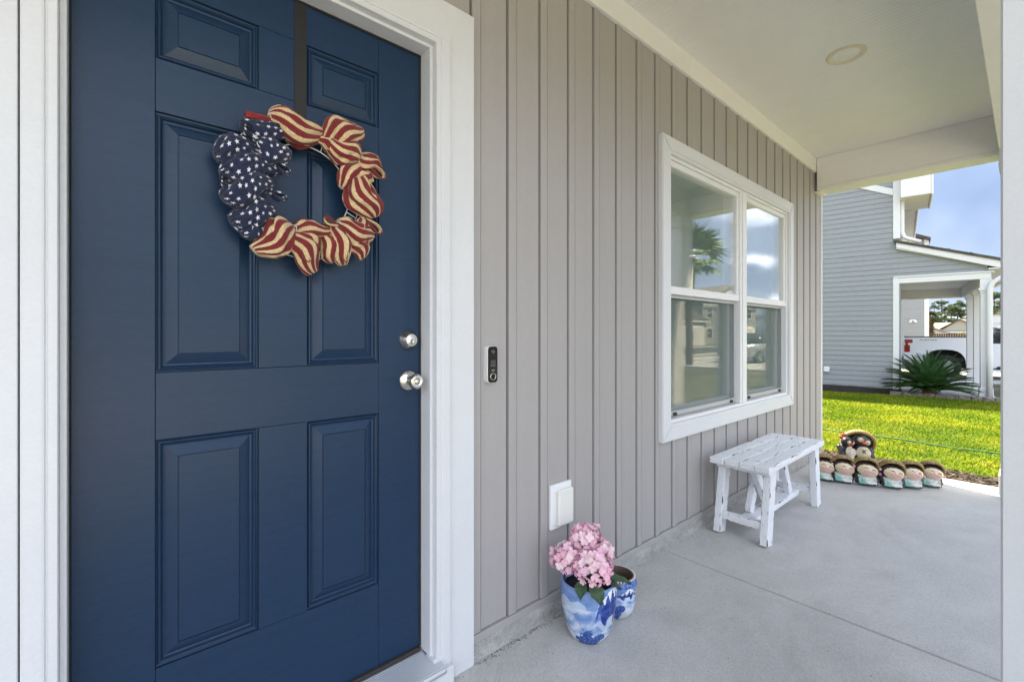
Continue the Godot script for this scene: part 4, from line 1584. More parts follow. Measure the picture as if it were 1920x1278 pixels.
	for i in pts.size() - 1:
		var a := Vector3(-0.075, pts[i].y, pts[i].x)
		var b := Vector3(-0.075, pts[i + 1].y, pts[i + 1].x)
		var w := Vector3(0.915, 0, 0)
		var dd := b - a
		quad(st, a, b, b + w, a + w, Vector3(0, dd.z, -dd.y))
	box2(st, Vector3(0.838, 0.07, 0.0525), Vector3(0.8405, 0.084, 0.085), 0.0)
	put("sill_plate", st, M.aluminium, sill)
	st = S()
	box2(st, Vector3(-0.075, 0.0, -0.06), Vector3(0.882, 0.0695, 0.07), 0.003)
	put("sill_board", st, M.white_paint, sill)

# ------------------------------------------------------------------ the twin window
func build_window():
	var w = thing("twin_window", "twin white vinyl sash window with insect screens in the lower halves", "window", Vector3(2.275, 0.589, 0))
	var o := Vector3(2.275, 0.589, 0)
	var X0 := 2.275
	var X1 := 4.372
	var Y0 := 0.589
	var Y1 := 2.290
	var add := func(called: String, boxes: Array, m: Material, parent, bev := 0.003):
		var st := S()
		for b in boxes:
			box2(st, b[0] - o, b[1] - o, bev)
		return put(called, st, m, parent)
	var V := func(x, y, z): return Vector3(x, y, z)
	# flat trim with mitred corners, its inner edge stepped back
	var t := 0.092
	var outer := [Vector2(X0, Y0), Vector2(X1, Y0), Vector2(X1, Y1), Vector2(X0, Y1)]
	var inner := [Vector2(X0 + t, Y0 + t), Vector2(X1 - t, Y0 + t), Vector2(X1 - t, Y1 - t), Vector2(X0 + t, Y1 - t)]
	for i in 4:
		var j := (i + 1) % 4
		var a: Vector2 = outer[i]
		var b: Vector2 = outer[j]
		var c: Vector2 = inner[j]
		var dd: Vector2 = inner[i]
		var along := (b - a).normalized() * 0.0006
		var st := S()
		slab(st, PackedVector2Array([a + along * 2.0, b - along * 2.0, c - along, dd + along]), -o + Vector3(0, 0, 0.0), Vector3.RIGHT, Vector3.UP, Vector3(0, 0, 0.030))
		var mid := (a + b) * 0.5
		var inw := ((c + dd) * 0.5 - mid).normalized()
		slab(st, PackedVector2Array([a + inw * 0.005 + along * 8.0, b + inw * 0.005 - along * 8.0, c - inw * 0.018 - along, dd - inw * 0.018 + along]), -o + Vector3(0, 0, 0.0302), Vector3.RIGHT, Vector3.UP, Vector3(0, 0, 0.0035))
		put("trim", st, M.white_paint, w)
	# frame and middle mullion
	var fx0 := X0 + t
	var fx1 := X1 - t
	var fy0 := Y0 + t
	var fy1 := Y1 - t
	var mx := 3.393
	add.call("frame", [[V.call(fx0 - 0.01, fy0 - 0.01, -0.11), V.call(fx1 + 0.01, fy0 + 0.018, 0.010)], [V.call(fx0 - 0.01, fy1 - 0.016, -0.11), V.call(fx1 + 0.01, fy1 + 0.01, 0.012)],
		[V.call(fx0 - 0.01, fy0 + 0.0185, -0.11), V.call(fx0 + 0.016, fy1 - 0.0165, 0.011)], [V.call(fx1 - 0.016, fy0 + 0.0185, -0.11), V.call(fx1 + 0.01, fy1 - 0.0165, 0.011)]], M.white_vinyl, w)
	add.call("mullion", [[V.call(mx - 0.055, fy0 + 0.0185, -0.11), V.call(mx + 0.055, fy1 - 0.0165, 0.014)], [V.call(mx - 0.026, fy0 + 0.02, 0.0142), V.call(mx + 0.026, fy1 - 0.018, 0.019)]], M.white_vinyl, w)
	for u in 2:
		var a: float = fx0 + 0.0165 if u == 0 else mx + 0.0555
		var b: float = mx - 0.0555 if u == 0 else fx1 - 0.0165
		var ym := 1.437
		# upper sash
		var us = add.call("upper_sash", [[V.call(a, fy1 - 0.05, -0.05), V.call(b, fy1 - 0.017, 0.002)], [V.call(a, ym - 0.022, -0.05), V.call(b, ym + 0.024, 0.006)],
			[V.call(a, ym + 0.0245, -0.05), V.call(a + 0.03, fy1 - 0.0505, 0.002)], [V.call(b - 0.03, ym + 0.0245, -0.05), V.call(b, fy1 - 0.0505, 0.002)]], M.white_vinyl, w)
		for z in [-0.012, -0.026, -0.040]:  # third pane added to strengthen the mirror image
			add.call("pane", [[V.call(a + 0.028, ym + 0.02, z - 0.002), V.call(b - 0.028, fy1 - 0.045, z + 0.002)]], M.pane, us, 0.0)
		# lower sash, set further in
		var ls = add.call("lower_sash", [[V.call(a, fy0 + 0.0185, -0.10), V.call(b, fy0 + 0.07, -0.055)], [V.call(a, ym - 0.03, -0.10), V.call(b, ym + 0.012, -0.055)],
			[V.call(a, fy0 + 0.0705, -0.10), V.call(a + 0.04, ym - 0.0305, -0.055)], [V.call(b - 0.04, fy0 + 0.0705, -0.10), V.call(b, ym - 0.0305, -0.055)]], M.white_vinyl, w)
		for z in [-0.064, -0.078, -0.092]:  # again one extra pane, added for more reflection
			add.call("pane", [[V.call(a + 0.036, fy0 + 0.066, z - 0.002), V.call(b - 0.036, ym - 0.026, z + 0.002)]], M.pane, ls, 0.0)
		# insect screen in its thin grey frame
		var y0 := fy0 + 0.028
		var y1 := ym - 0.0225
		var sf = add.call("screen_frame", [[V.call(a + 0.004, y0, -0.030), V.call(b - 0.004, y0 + 0.028, -0.018)], [V.call(a + 0.004, y1 - 0.018, -0.030), V.call(b - 0.004, y1, -0.018)],
			[V.call(a + 0.004, y0 + 0.0285, -0.030), V.call(a + 0.024, y1 - 0.0185, -0.018)], [V.call(b - 0.024, y0 + 0.0285, -0.030), V.call(b - 0.004, y1 - 0.0185, -0.018)]], M.grey_frame, w, 0.002)
		add.call("mesh_sheet", [[V.call(a + 0.022, y0 + 0.026, -0.0245), V.call(b - 0.022, y1 - 0.016, -0.0240)]], M.fly_screen, sf, 0.0)
		for x in [a + 0.09, b - 0.10]:
			add.call("pull_tab", [[V.call(x, y0 + 0.002, -0.0175), V.call(x + 0.035, y0 + 0.020, -0.008)]], M.black_matte, sf, 0.003)

func build_doorbell():
	var d = thing("doorbell_camera", "slim white video doorbell with glossy black face, on the siding by the door", "doorbell", Vector3(1.085, 1.005, 0.0))
	var rounded := func(w: float, h: float, r: float) -> PackedVector2Array:
		var p := PackedVector2Array()
		for c in [[w - r, h - r, 0], [-w + r, h - r, 1], [-w + r, -h + r, 2], [w - r, -h + r, 3]]:
			for i in 7:
				var a: float = PI / 2 * (c[2] + i / 6.0)
				p.append(Vector2(c[0] + r * cos(a), c[1] + r * sin(a)))
		return p
	var rings := []
	for q in [[0.0, 0.0], [0.0225, 0.0], [0.0245, 0.0015]]:
		var ring := PackedVector3Array()
		for p in rounded.call(0.0235 - q[1], 0.0690 - q[1], 0.013):
			ring.append(Vector3(p.x, p.y + 0.069, q[0]))
		rings.append(ring)
	var st := S()
	loft(st, rings)
	put("body", st, M.white_plastic, d)
	rings = []
	for q in [[0.0246, 0.0005], [0.0275, 0.0005], [0.0285, 0.002]]:
		var ring := PackedVector3Array()
		for p in rounded.call(0.0225 - q[1], 0.0680 - q[1], 0.0125):
			ring.append(Vector3(p.x, p.y + 0.069, q[0]))
		rings.append(ring)
	st = S()
	loft(st, rings)
	put("face_plate", st, M.black_gloss, d)
	var tw := Basis(Vector3.RIGHT, PI / 2)
	st = S(true)
	lathe(st, [[0.0085, 0.0284], [0.008, 0.0300], [0.005, 0.0302], [0.004, 0.0290], [0.0003, 0.0292]], 24, Vector3(0, 0.117, 0), tw)
	put("camera_lens", st, M.dark_glass, d)
	st = S(true)
	lathe(st, [[0.0135, 0.0284], [0.0130, 0.0300], [0.0115, 0.0302], [0.0110, 0.0288]], 32, Vector3(0, 0.024, 0), tw)
	var bt := put("button_ring", st, M.nickel, d)
	st = S(true)
	lathe(st, [[0.0109, 0.0287], [0.008, 0.0293], [0.0003, 0.0296]], 32, Vector3(0, 0.024, 0), tw)
	put("button", st, M.black_gloss, bt)
	st = S()
	box2(st, Vector3(-0.012, 0.062, 0.0284), Vector3(0.012, 0.086, 0.0288), 0.0)
	put("sensor_window", st, M.dark_glass, d)
	var tm := TextMesh.new()
	tm.text = "vivint"
	var fo := SystemFont.new()
	fo.font_names = PackedStringArray(["Droid Sans"])
	tm.font = fo
	tm.font_size = 16
	tm.pixel_size = 0.00036
	tm.depth = 0.0003
	var o := put("lettering", tm, M.white_plastic, d)
	o.position = Vector3(0, 0.0475, 0.0287)

func build_outlet():
	var d = thing("outlet_cover", "white weatherproof outlet cover low on the siding above the flowerpot", "outlet", Vector3(1.477, 0.353, 0.0))
	var st := S()
	box2(st, Vector3(-0.066, 0.0, 0.0), Vector3(0.066, 0.19, 0.016), 0.003)
	put("mounting_block", st, M.white_plastic, d)
	st = S()
	box2(st, Vector3(-0.034, 0.014, 0.0162), Vector3(0.060, 0.166, 0.036), 0.006)
	put("hinged_cover", st, M.cream_plastic, d)
	st = S()
	box2(st, Vector3(-0.040, 0.150, 0.0162), Vector3(-0.0345, 0.162, 0.024), 0.002)
	box2(st, Vector3(-0.040, 0.018, 0.0162), Vector3(-0.0345, 0.030, 0.024), 0.002)
	put("hinge", st, M.white_plastic, d)

# ------------------------------------------------------------------ the wreath
func puff(a: Vector3, b: Vector3, w: float, d: float, star: bool, seed_: int, twist := 0.0) -> ArrayMesh:
	var rr := RandomNumberGenerator.new()
	rr.seed = seed_
	var ax := (b - a)
	var l := ax.length()
	var t0 := ax / l
	var out := Vector3(0, 0, 1)
	var side := t0.cross(out).normalized()
	var n := 84
	var m := 26
	var ph := []
	for k in 6:
		ph.append([rr.randi_range(3, 11), rr.randf() * TAU, rr.randf_range(-3.0, 3.0), rr.randf_range(0.4, 1.0)])
	var nn := noise(seed_, 1.0, 3)
	var skew := rr.randf_range(-0.18, 0.18)
	var gape := rr.randf() * TAU
	var rings := []
	for i in m + 1:
		var t := float(i) / m
		var tt := t + skew * sin(PI * t)
		var e := sin(PI * (0.03 + 0.94 * tt))
		var prof: float = pow(maxf(e, 0.0), 0.48)
		var ring := PackedVector3Array()
		var c := a + ax * t + out * d * 0.25 * sin(PI * t) + side * w * 0.22 * sin(PI * t * 2.0 + gape)
		for k in n:
			var f := TAU * k / n + twist * t
			var fold := 0.0
			for q in ph:
				fold += q[3] * (absf(sin(q[0] * 0.5 * f + q[1] + q[2] * t)) - 0.64)
			var pinch := 1.0 - e
			var r: float = 1.0 + fold * (0.04 + 0.15 * pinch) + 0.12 * nn.get_noise_3d(cos(f) * 1.7, sin(f) * 1.7, t * 2.6)
			# creases where the ribbon doubles over
			for g in [[gape, 0.26, 16.0], [gape + 2.4, 0.20, 12.0], [gape - 1.7, 0.16, 24.0]]:
				var cr: float = absf(wrapf(f - g[0] - 0.9 * sin(t * 3.0 + g[1] * 20.0), -PI, PI))
				r -= g[1] * exp(-cr * cr * g[2]) * e
			ring.append(c + side * cos(f) * w * prof * r + out * sin(f) * d * prof * r)
		rings.append(ring)
	var st := S(true)
	if star:
		loft(st, rings, true, true, true, TAU * (w + d) * 0.5 / 0.165, l * 1.15 / 0.165)
	else:
		loft(st, rings, true, true, true, maxf(4.0, roundf(TAU * (w + d) * 0.5 / 0.029)), l / 0.10)
	return done(st)

func build_wreath():
	var C := Vector3(0.424, 1.597, 0.0)
	var t = thing("ribbon_wreath", "wreath of gathered star and red stripe burlap ribbon on the blue door", "wreath", C)
	var st := S(true)
	for r in [0.125, 0.160, 0.195]:
		var p := []
		for i in 73:
			p.append(Vector3(cos(TAU * i / 72.0) * r, sin(TAU * i / 72.0) * r, -0.012 if r == 0.16 else -0.004))
		tube(st, p, 0.0017, 6)
	for i in 12:
		var a := TAU * (i + 0.35) / 12.0
		var d := Vector3(cos(a), sin(a), 0)
		tube(st, [d * 0.125 + Vector3(0, 0, -0.004), d * 0.16 + Vector3(0, 0, -0.013), d * 0.195 + Vector3(0, 0, -0.004)], 0.0016, 6)
	put("wire_frame", st, M.wire_white, t)
	var list := [
		["r", 0.324, 1.766, 0.471, 1.748, 0.040, 0.0], ["r", 0.462, 1.738, 0.578, 1.815, 0.040, 0.5], ["r", 0.462, 1.742, 0.572, 1.712, 0.038, -0.4],
		["r", 0.565, 1.722, 0.645, 1.692, 0.033, 0.3], ["r", 0.574, 1.708, 0.515, 1.624, 0.025, 0.5], ["r", 0.552, 1.662, 0.612, 1.543, 0.048, 0.6],
		["r", 0.586, 1.546, 0.575, 1.440, 0.029, 0.7], ["r", 0.505, 1.504, 0.618, 1.482, 0.036, -0.3], ["r", 0.503, 1.506, 0.529, 1.392, 0.027, 0.5],
		["r", 0.383, 1.470, 0.449, 1.366, 0.040, 0.6], ["r", 0.383, 1.474, 0.490, 1.492, 0.023, 0.3], ["r", 0.384, 1.482, 0.292, 1.402, 0.040, -0.3],
		["r", 0.470, 1.478, 0.502, 1.398, 0.026, -0.4], ["r", 0.545, 1.480, 0.590, 1.420, 0.028, 0.4], ["r", 0.452, 1.750, 0.498, 1.722, 0.020, 0.3], ["r", 0.604, 1.690, 0.560, 1.640, 0.026, 0.2],
		["n", 0.259, 1.722, 0.367, 1.728, 0.029, 0.3], ["n", 0.290, 1.688, 0.375, 1.660, 0.035, 0.4], ["n", 0.300, 1.684, 0.200, 1.640, 0.033, 0.2],
		["n", 0.345, 1.640, 0.212, 1.600, 0.037, 0.4], ["n", 0.330, 1.598, 0.216, 1.532, 0.037, 0.5], ["n", 0.345, 1.520, 0.236, 1.478, 0.037, 0.2], ["n", 0.306, 1.482, 0.266, 1.440, 0.025, 0.1]]
	for i in list.size():
		var q: Array = list[i]
		var z := 0.006 + 0.010 * ((i * 7) % 3) / 2.0
		var a := Vector3(q[1], q[2], z) - C
		var b := Vector3(q[3], q[4], z) - C
		put("star_ribbon_puff" if q[0] == "n" else "stripe_ribbon_puff", puff(a, b, q[5] * (1.12 if q[0] == "r" else 1.05), minf(q[5], 0.036) * 1.1, q[0] == "n", 300 + i, q[6]), M.cloth_stars if q[0] == "n" else M.cloth_stripes, t)
	# ribbon doubled into open loops between the puffs
	for q in [["r", 0.570, 1.716, 0.640, 1.672, 0.016, 0.034], ["r", 0.506, 1.498, 0.522, 1.402, 0.014, 0.036], ["r", 0.470, 1.742, 0.520, 1.778, 0.013, 0.034], ["r", 0.585, 1.540, 0.628, 1.500, 0.014, 0.034], ["r", 0.384, 1.466, 0.418, 1.392, 0.013, 0.034], ["r", 0.508, 1.500, 0.462, 1.512, 0.012, 0.030],
			["n", 0.318, 1.694, 0.262, 1.716, 0.015, 0.036], ["n", 0.330, 1.648, 0.366, 1.618, 0.014, 0.036], ["n", 0.322, 1.566, 0.358, 1.548, 0.013, 0.034], ["n", 0.256, 1.560, 0.212, 1.572, 0.014, 0.034]]:
		var a := Vector3(q[1], q[2], 0.026) - C
		var b := Vector3(q[3], q[4], 0.034) - C
		var ax := b - a
		var sd := ax.normalized().cross(Vector3(0, 0, 1)).normalized()
		var lr := []
		for i in 29:
			var th := TAU * i / 28.0
			var p: Vector3 = a + ax * (0.5 - 0.5 * cos(th)) + sd * q[5] * sin(th) * (0.6 - 0.5 * cos(th))
			var tg: Vector3 = (ax * 0.5 * sin(th) + sd * q[5] * (0.6 * cos(th) - 0.5 * cos(2.0 * th))).normalized()
			var nr: Vector3 = tg.cross(Vector3(0, 0, 1)).normalized()
			var hw: float = q[6] * 0.5 * (0.35 + 0.65 * pow(absf(sin(th * 0.5)), 0.6))
			var zz: Vector3 = (Vector3(0, 0, 1) + ax.normalized() * 0.35 + nr * 0.12 * sin(th * 3.0)).normalized()
			var ring := PackedVector3Array()
			for k in 16:
				var f := TAU * k / 16.0
				ring.append(p + zz * hw * cos(f) + nr * (0.0013 * sin(f) + 0.0035 * cos(f * 3.0) * sin(th)))
			lr.append(ring)
		st = S(true)
		loft(st, lr, true, true, true, 4.0 if q[0] == "r" else 0.4, 0.9)
		put("star_ribbon_loop" if q[0] == "n" else "stripe_ribbon_loop", st, M.cloth_stars if q[0] == "n" else M.cloth_stripes, t)
	# the gathered tail at the top left, and white ties
	st = S(true)
	var rings := []
	for i in 9:
		var s := i / 8.0
		var ring := PackedVector3Array()
		for k in 20:
			var f := TAU * k / 20.0
			var r: float = lerpf(0.0075, 0.0125, 1.0 - s) * (1.0 + 0.25 * sin(f * 5.0 + s * 2.0))
			ring.append(Vector3(0.270 + 0.060 * s, 1.757 + 0.006 * s + sin(f) * r * 0.7, 0.012 + cos(f) * r) - C)
		rings.append(ring)
	loft(st, rings, true, true, true, 2.0, 1.0)
	put("ribbon_tail", st, M.red_cord, t)
	st = S(true)
	for k in [Vector3(0.333, 1.774, 0.02), Vector3(0.466, 1.745, 0.02), Vector3(0.572, 1.712, 0.03), Vector3(0.586, 1.543, 0.02), Vector3(0.505, 1.503, 0.03), Vector3(0.383, 1.474, 0.03), Vector3(0.300, 1.682, 0.035)]:
		var p := []
		for i in 13:
			p.append(k - C + Vector3(0.007 * cos(TAU * i / 12.0), 0.011 * sin(TAU * i / 12.0), 0.004 * sin(i)))
		tube(st, p, 0.0013, 5)
	put("wire_ties", st, M.wire_white, t)
	# over-door hanger
	var h = thing("wreath_hanger", "dark bronze over-door strap that holds the wreath", "hanger", Vector3(0.421, 2.146, -0.04))
	st = S()
	box2(st, Vector3(-0.0165, -0.42, 0.0005), Vector3(0.0165, 0.002, 0.0025), 0.0006)
	box2(st, Vector3(-0.0165, 0.0012, -0.044), Vector3(0.0165, 0.0030, 0.0005), 0.0006)
	put("strap", st, M.bronze_strap, h)
	st = S(true)
	tube(st, [Vector3(0, -0.40, 0.002), Vector3(0, -0.425, 0.012), Vector3(0, -0.432, 0.03), Vector3(0, -0.420, 0.045)], 0.004, 8)
	put("hook", st, M.bronze_strap, h)

# ------------------------------------------------------------------ the bench
func build_bench():
	var t = thing("bench", "low white trestle bench with chipped paint under the window", "bench", Vector3(3.22, 0, 0.25))
	var x0 := -0.50
	var x1 := 0.505
	var seedk := 0
	for i in 4:
		var st := S()
		var w := 0.0845
		box(st, Vector3((x0 + x1) / 2 + 0.003 * ((i * 5) % 3 - 1), 0.434, -0.168 + w * (i + 0.5)), Vector3(x1 - x0, 0.036, w - 0.0035), 0.004, Basis.IDENTITY, Vector2(0.13 * i, 0))
		put("seat_plank", st, M.chipped_paint, t)
	for sx in [-1.0, 1.0]:
		var st := S()
		box(st, Vector3(sx * 0.41, 0.402, 0), Vector3(0.075, 0.026, 0.30), 0.003, Basis.IDENTITY, Vector2(0.3, 0))
		put("cross_batten", st, M.chipped_paint, t)
		for sz in [-1.0, 1.0]:
			var st2 := S()
			var a := Vector3(sx * 0.455, 0.0, sz * 0.130)
			var b := Vector3(-0.375 if sx < 0.0 else 0.415, 0.415, sz * 0.128)
			var up := (b - a).normalized()
			var zz := Vector3(0, 0, 1)
			var xx := up.cross(zz).normalized()
			box(st2, (a + b) * 0.5 + Vector3(0, 0.004, 0), Vector3(0.078, (b - a).length(), 0.042), 0.003, Basis(xx, up, xx.cross(up)), Vector2(0.21 * sx + 0.4 * sz, 0))
			put("leg", st2, M.chipped_paint, t)
		st = S()
		box(st, Vector3(sx * 0.445, 0.106, 0), Vector3(0.04, 0.042, 0.215), 0.003, Basis.IDENTITY, Vector2(0.55 * sx, 0))
		put("end_stretcher", st, M.chipped_paint, t)
		for br in [[0.285, 0.102, 0.125, 0.418, -0.025], [0.09, 0.102, 0.345, 0.418, 0.016]] if sx < 0.0 else [[0.285, 0.102, 0.125, 0.418, 0.014]]:
			var st2 := S()
			var a := Vector3(sx * br[0], br[1], br[4])
			var b := Vector3(sx * br[2], br[3], br[4])
			var up := (b - a).normalized()
			var xx := up.cross(Vector3(0, 0, 1)).normalized()
			box(st2, (a + b) * 0.5, Vector3(0.055, (b - a).length(), 0.036), 0.003, Basis(xx, up, xx.cross(up)), Vector2(0.7 * sx + br[0], 0))
			put("brace", st2, M.chipped_paint, t)
	var sh := S()
	box(sh, Vector3(0, 0.084, 0), Vector3(0.85, 0.034, 0.085), 0.003, Basis.IDENTITY, Vector2(0.8, 0))
	put("lower_rail", sh, M.chipped_paint, t)

# ------------------------------------------------------------------ pots and hydrangea
func build_pots():
	var t = thing("flowerpot", "blue and white painted porcelain pot holding pink hydrangeas", "pot", Vector3(1.438, 0, 0.196), 0.68)
	var st := S(true)
	lathe(st, [[0.070, 0.001], [0.076, 0.004], [0.086, 0.03], [0.099, 0.075], [0.108, 0.13], [0.111, 0.18], [0.109, 0.212], [0.107, 0.219], [0.104, 0.221]], 56)
	put("body", st, M.pot_glaze, t)
	st = S(true)
	lathe(st, [[0.104, 0.221], [0.100, 0.217], [0.098, 0.200], [0.096, 0.17]], 48)
	put("rim", st, M.small_pot_glaze, t)
	st = S(true)
	var nn := noise(5, 40.0, 2)
	var rings := []
	for i in 9:
		var ring := PackedVector3Array()
		for k in 32:
			var r: float = 0.0975 * (1.0 - i / 8.2)
			var a := TAU * k / 32.0
			ring.append(Vector3(r * cos(a), 0.188 + 0.006 * nn.get_noise_2d(r * cos(a), r * sin(a)), r * sin(a)))
		rings.append(ring)
	loft(st, rings, true, false, true)
	put("soil", st, M.pot_soil, t)
	# a second, rounder pot
	var p = thing("small_pot", "smaller empty blue and white pot with a scalloped rim behind the flowerpot", "pot", Vector3(1.640, 0, 0.190), 0.3)
	st = S(true)
	lathe(st, [[0.0526, 0.001], [0.0583, 0.004], [0.0677, 0.025], [0.0743, 0.06], [0.0752, 0.085], [0.0714, 0.098], [0.0700, 0.102], [0.0743, 0.110], [0.0799, 0.125], [0.0808, 0.140], [0.0771, 0.152], [0.0724, 0.158]], 48)
	put("body", st, M.small_pot_glaze, p)
	st = S(true)
	lathe(st, [[0.0724, 0.158], [0.0686, 0.164], [0.0630, 0.165], [0.0602, 0.161], [0.0592, 0.13], [0.0545, 0.05], [0.0019, 0.045]], 48)
	put("lining", st, M.pot_inside, p)
	st = S(true)
	for i in 36:
		var a := TAU * i / 36.0
		oval(st, Vector3(0.071 * cos(a), 0.1625, 0.071 * sin(a)), Vector3(0.0052, 0.0040, 0.0040), Basis(Vector3.UP, -a + 0.5), 8, 6)
	put("scalloped_rim", st, M.white_glaze, p)
	# hydrangea: heads of four-petalled florets, leaves, stems
	var h = thing("hydrangea", "pink hydrangea with four rounded flower heads and dark leaves in the pot", "flowers", Vector3(1.43, 0.19, 0.2))
	var o := Vector3(1.43, 0.19, 0.2)
	var rr := RandomNumberGenerator.new()
	rr.seed = 23
	var florets := []
	for v in 6:
		var f := S(true)
		var cols := [Color(0.82, 0.45, 0.58), Color(0.86, 0.55, 0.66), Color(0.80, 0.40, 0.55), Color(0.88, 0.64, 0.72), Color(0.84, 0.50, 0.66), Color(0.86, 0.60, 0.68)]
		for k in 4:
			var a := TAU * k / 4.0 + rr.randf_range(-0.12, 0.12)
			var d := Vector3(cos(a), 0, sin(a))
			var s := Vector3(-sin(a), 0, cos(a))
			var L := 0.0180 * rr.randf_range(0.85, 1.1)
			var cup := rr.randf_range(-0.15, 0.45)
			var rows := []
			for i in 6:
				var q := i / 5.0
				var wd: float = L * 0.62 * pow(sin(PI * clampf(0.07 + 0.86 * q, 0, 1)), 0.7) * (0.45 + 0.62 * q)
				var row := PackedVector3Array()
				for j in 5:
					var z := (j - 2) / 2.0
					row.append(d * L * q + s * wd * z + Vector3.UP * (L * (cup * q * q + 0.18 * z * z * q + 0.05 * sin(z * 3.0 + k))))
				rows.append(row)
			var c0: Color = cols[v]
			var cl := []
			for i in 6:
				cl.append(c0.lerp(Color(0.80, 0.72, 0.52), 0.55 * (1.0 - i / 5.0) * (1.0 - i / 5.0)))
			loft(f, rows, false, false, false, 1.0, 1.0, cl)
		f.set_color(Color(0.78, 0.68, 0.42))
		oval(f, Vector3(0, 0.001, 0), Vector3(0.0022, 0.0022, 0.0022), Basis.IDENTITY, 6, 4)
		florets.append(done(f))
	var heads := [[Vector3(1.449, 0.362, 0.172), 0.063], [Vector3(1.356, 0.310, 0.152), 0.058], [Vector3(1.385, 0.304, 0.258), 0.069], [Vector3(1.465, 0.312, 0.220), 0.060]]
	for hd in heads:
		var c: Vector3 = hd[0] - o
		var r: float = hd[1]
		st = S(true)
		tube(st, [Vector3(0, -0.01, 0), c * 0.5 + Vector3(0, 0.02, 0), c], [0.004, 0.004, 0.003], 6)
		for i in 14:
			var d := Vector3(rr.randfn(), rr.randfn() * 0.6, rr.randfn()).normalized()
			tube(st, [c - Vector3(0, r * 0.4, 0), c + d * r * 0.8], [0.0015, 0.001], 4)
		var head := put("flower_head", st, M.leaf, h)
		var n := int(13500.0 * r * r)
		for i in n:
			var y := 1.0 - 1.72 * (i + 0.5) / n
			var a := i * 2.39996
			var d := Vector3(sqrt(maxf(0.0, 1 - y * y)) * cos(a), y, sqrt(maxf(0.0, 1 - y * y)) * sin(a))
			var fl := put("floret", florets[rr.randi() % 6], M.petal, head)
			var up := (d + Vector3(rr.randfn(), rr.randfn(), rr.randfn()) * 0.18).normalized()
			var sx := up.cross(Vector3(0.3, 0.2, 1)).normalized()
			fl.transform = Transform3D(Basis(sx, up, sx.cross(up)).rotated(up, rr.randf() * TAU), c + d * r * Vector3(1.0, 0.86, 1.0) * rr.randf_range(0.80, 1.10))
	# leaves
	for lf in [[Vector3(1.375, 0.240, 0.265), Vector3(-0.3, -0.30, 0.7), 0.075, 0.066], [Vector3(1.350, 0.246, 0.235), Vector3(-0.75, -0.3, 0.5), 0.065, 0.050], [Vector3(1.455, 0.235, 0.27), Vector3(0.75, -0.05, 0.5), 0.10, 0.065], [Vector3(1.485, 0.30, 0.19), Vector3(0.75, 0.55, 0.05), 0.075, 0.055], [Vector3(1.42, 0.235, 0.275), Vector3(0.6, -0.05, 0.5), 0.075, 0.055], [Vector3(1.44, 0.25, 0.15), Vector3(0.4, 0.1, -0.8), 0.08, 0.055]]:
		var d: Vector3 = lf[1].normalized()
		var s := d.cross(Vector3.UP).normalized()
		var up := s.cross(d)
		st = S(true)
		var rows := []
		for i in 11:
			var q := i / 10.0
			var wd: float = lf[3] * 0.5 * pow(sin(PI * clampf(q, 0.0, 1.0)), 0.75) * (1.15 - 0.4 * q) * (1.0 if i % 2 == 0 else 0.92)
			var row := PackedVector3Array()
			for j in 7:
				var z := (j - 3) / 3.0
				row.append(lf[0] - o + d * lf[2] * q + s * wd * z + up * (0.012 * absf(z) - 0.022 * q * q + 0.0025 * sin(q * 18.0) * absf(z)))
			rows.append(row)
		loft(st, rows, false, false, false)
		put("leaf", st, M.leaf, h)

# ------------------------------------------------------------------ raccoon-dog figurines
func straw_hat(r: float, deep: float, ribs: int) -> SurfaceTool:
	var st := S(true)
	var rings := []
	var n := ribs * 4
	for q in [[0.02, 1.0], [0.25, 0.97], [0.5, 0.86], [0.72, 0.66], [0.88, 0.42], [0.97, 0.18], [1.0, -0.02], [0.985, -0.16], [0.94, -0.26], [0.87, -0.28], [0.80, -0.22], [0.775, -0.10], [0.77, 0.3]]:
		var ring := PackedVector3Array()
		for k in n:
			var a := TAU * k / n
			var w: float = 1.0 + 0.020 * q[0] * cos(a * ribs)
			ring.append(Vector3(cos(a) * q[0] * r * w, q[1] * deep + (0.004 * sin(q[0] * 40.0)) * r * 6.0 * 0.1, sin(a) * q[0] * r * w))
		rings.append(ring)
	loft(st, rings, true, true, false)
	return st

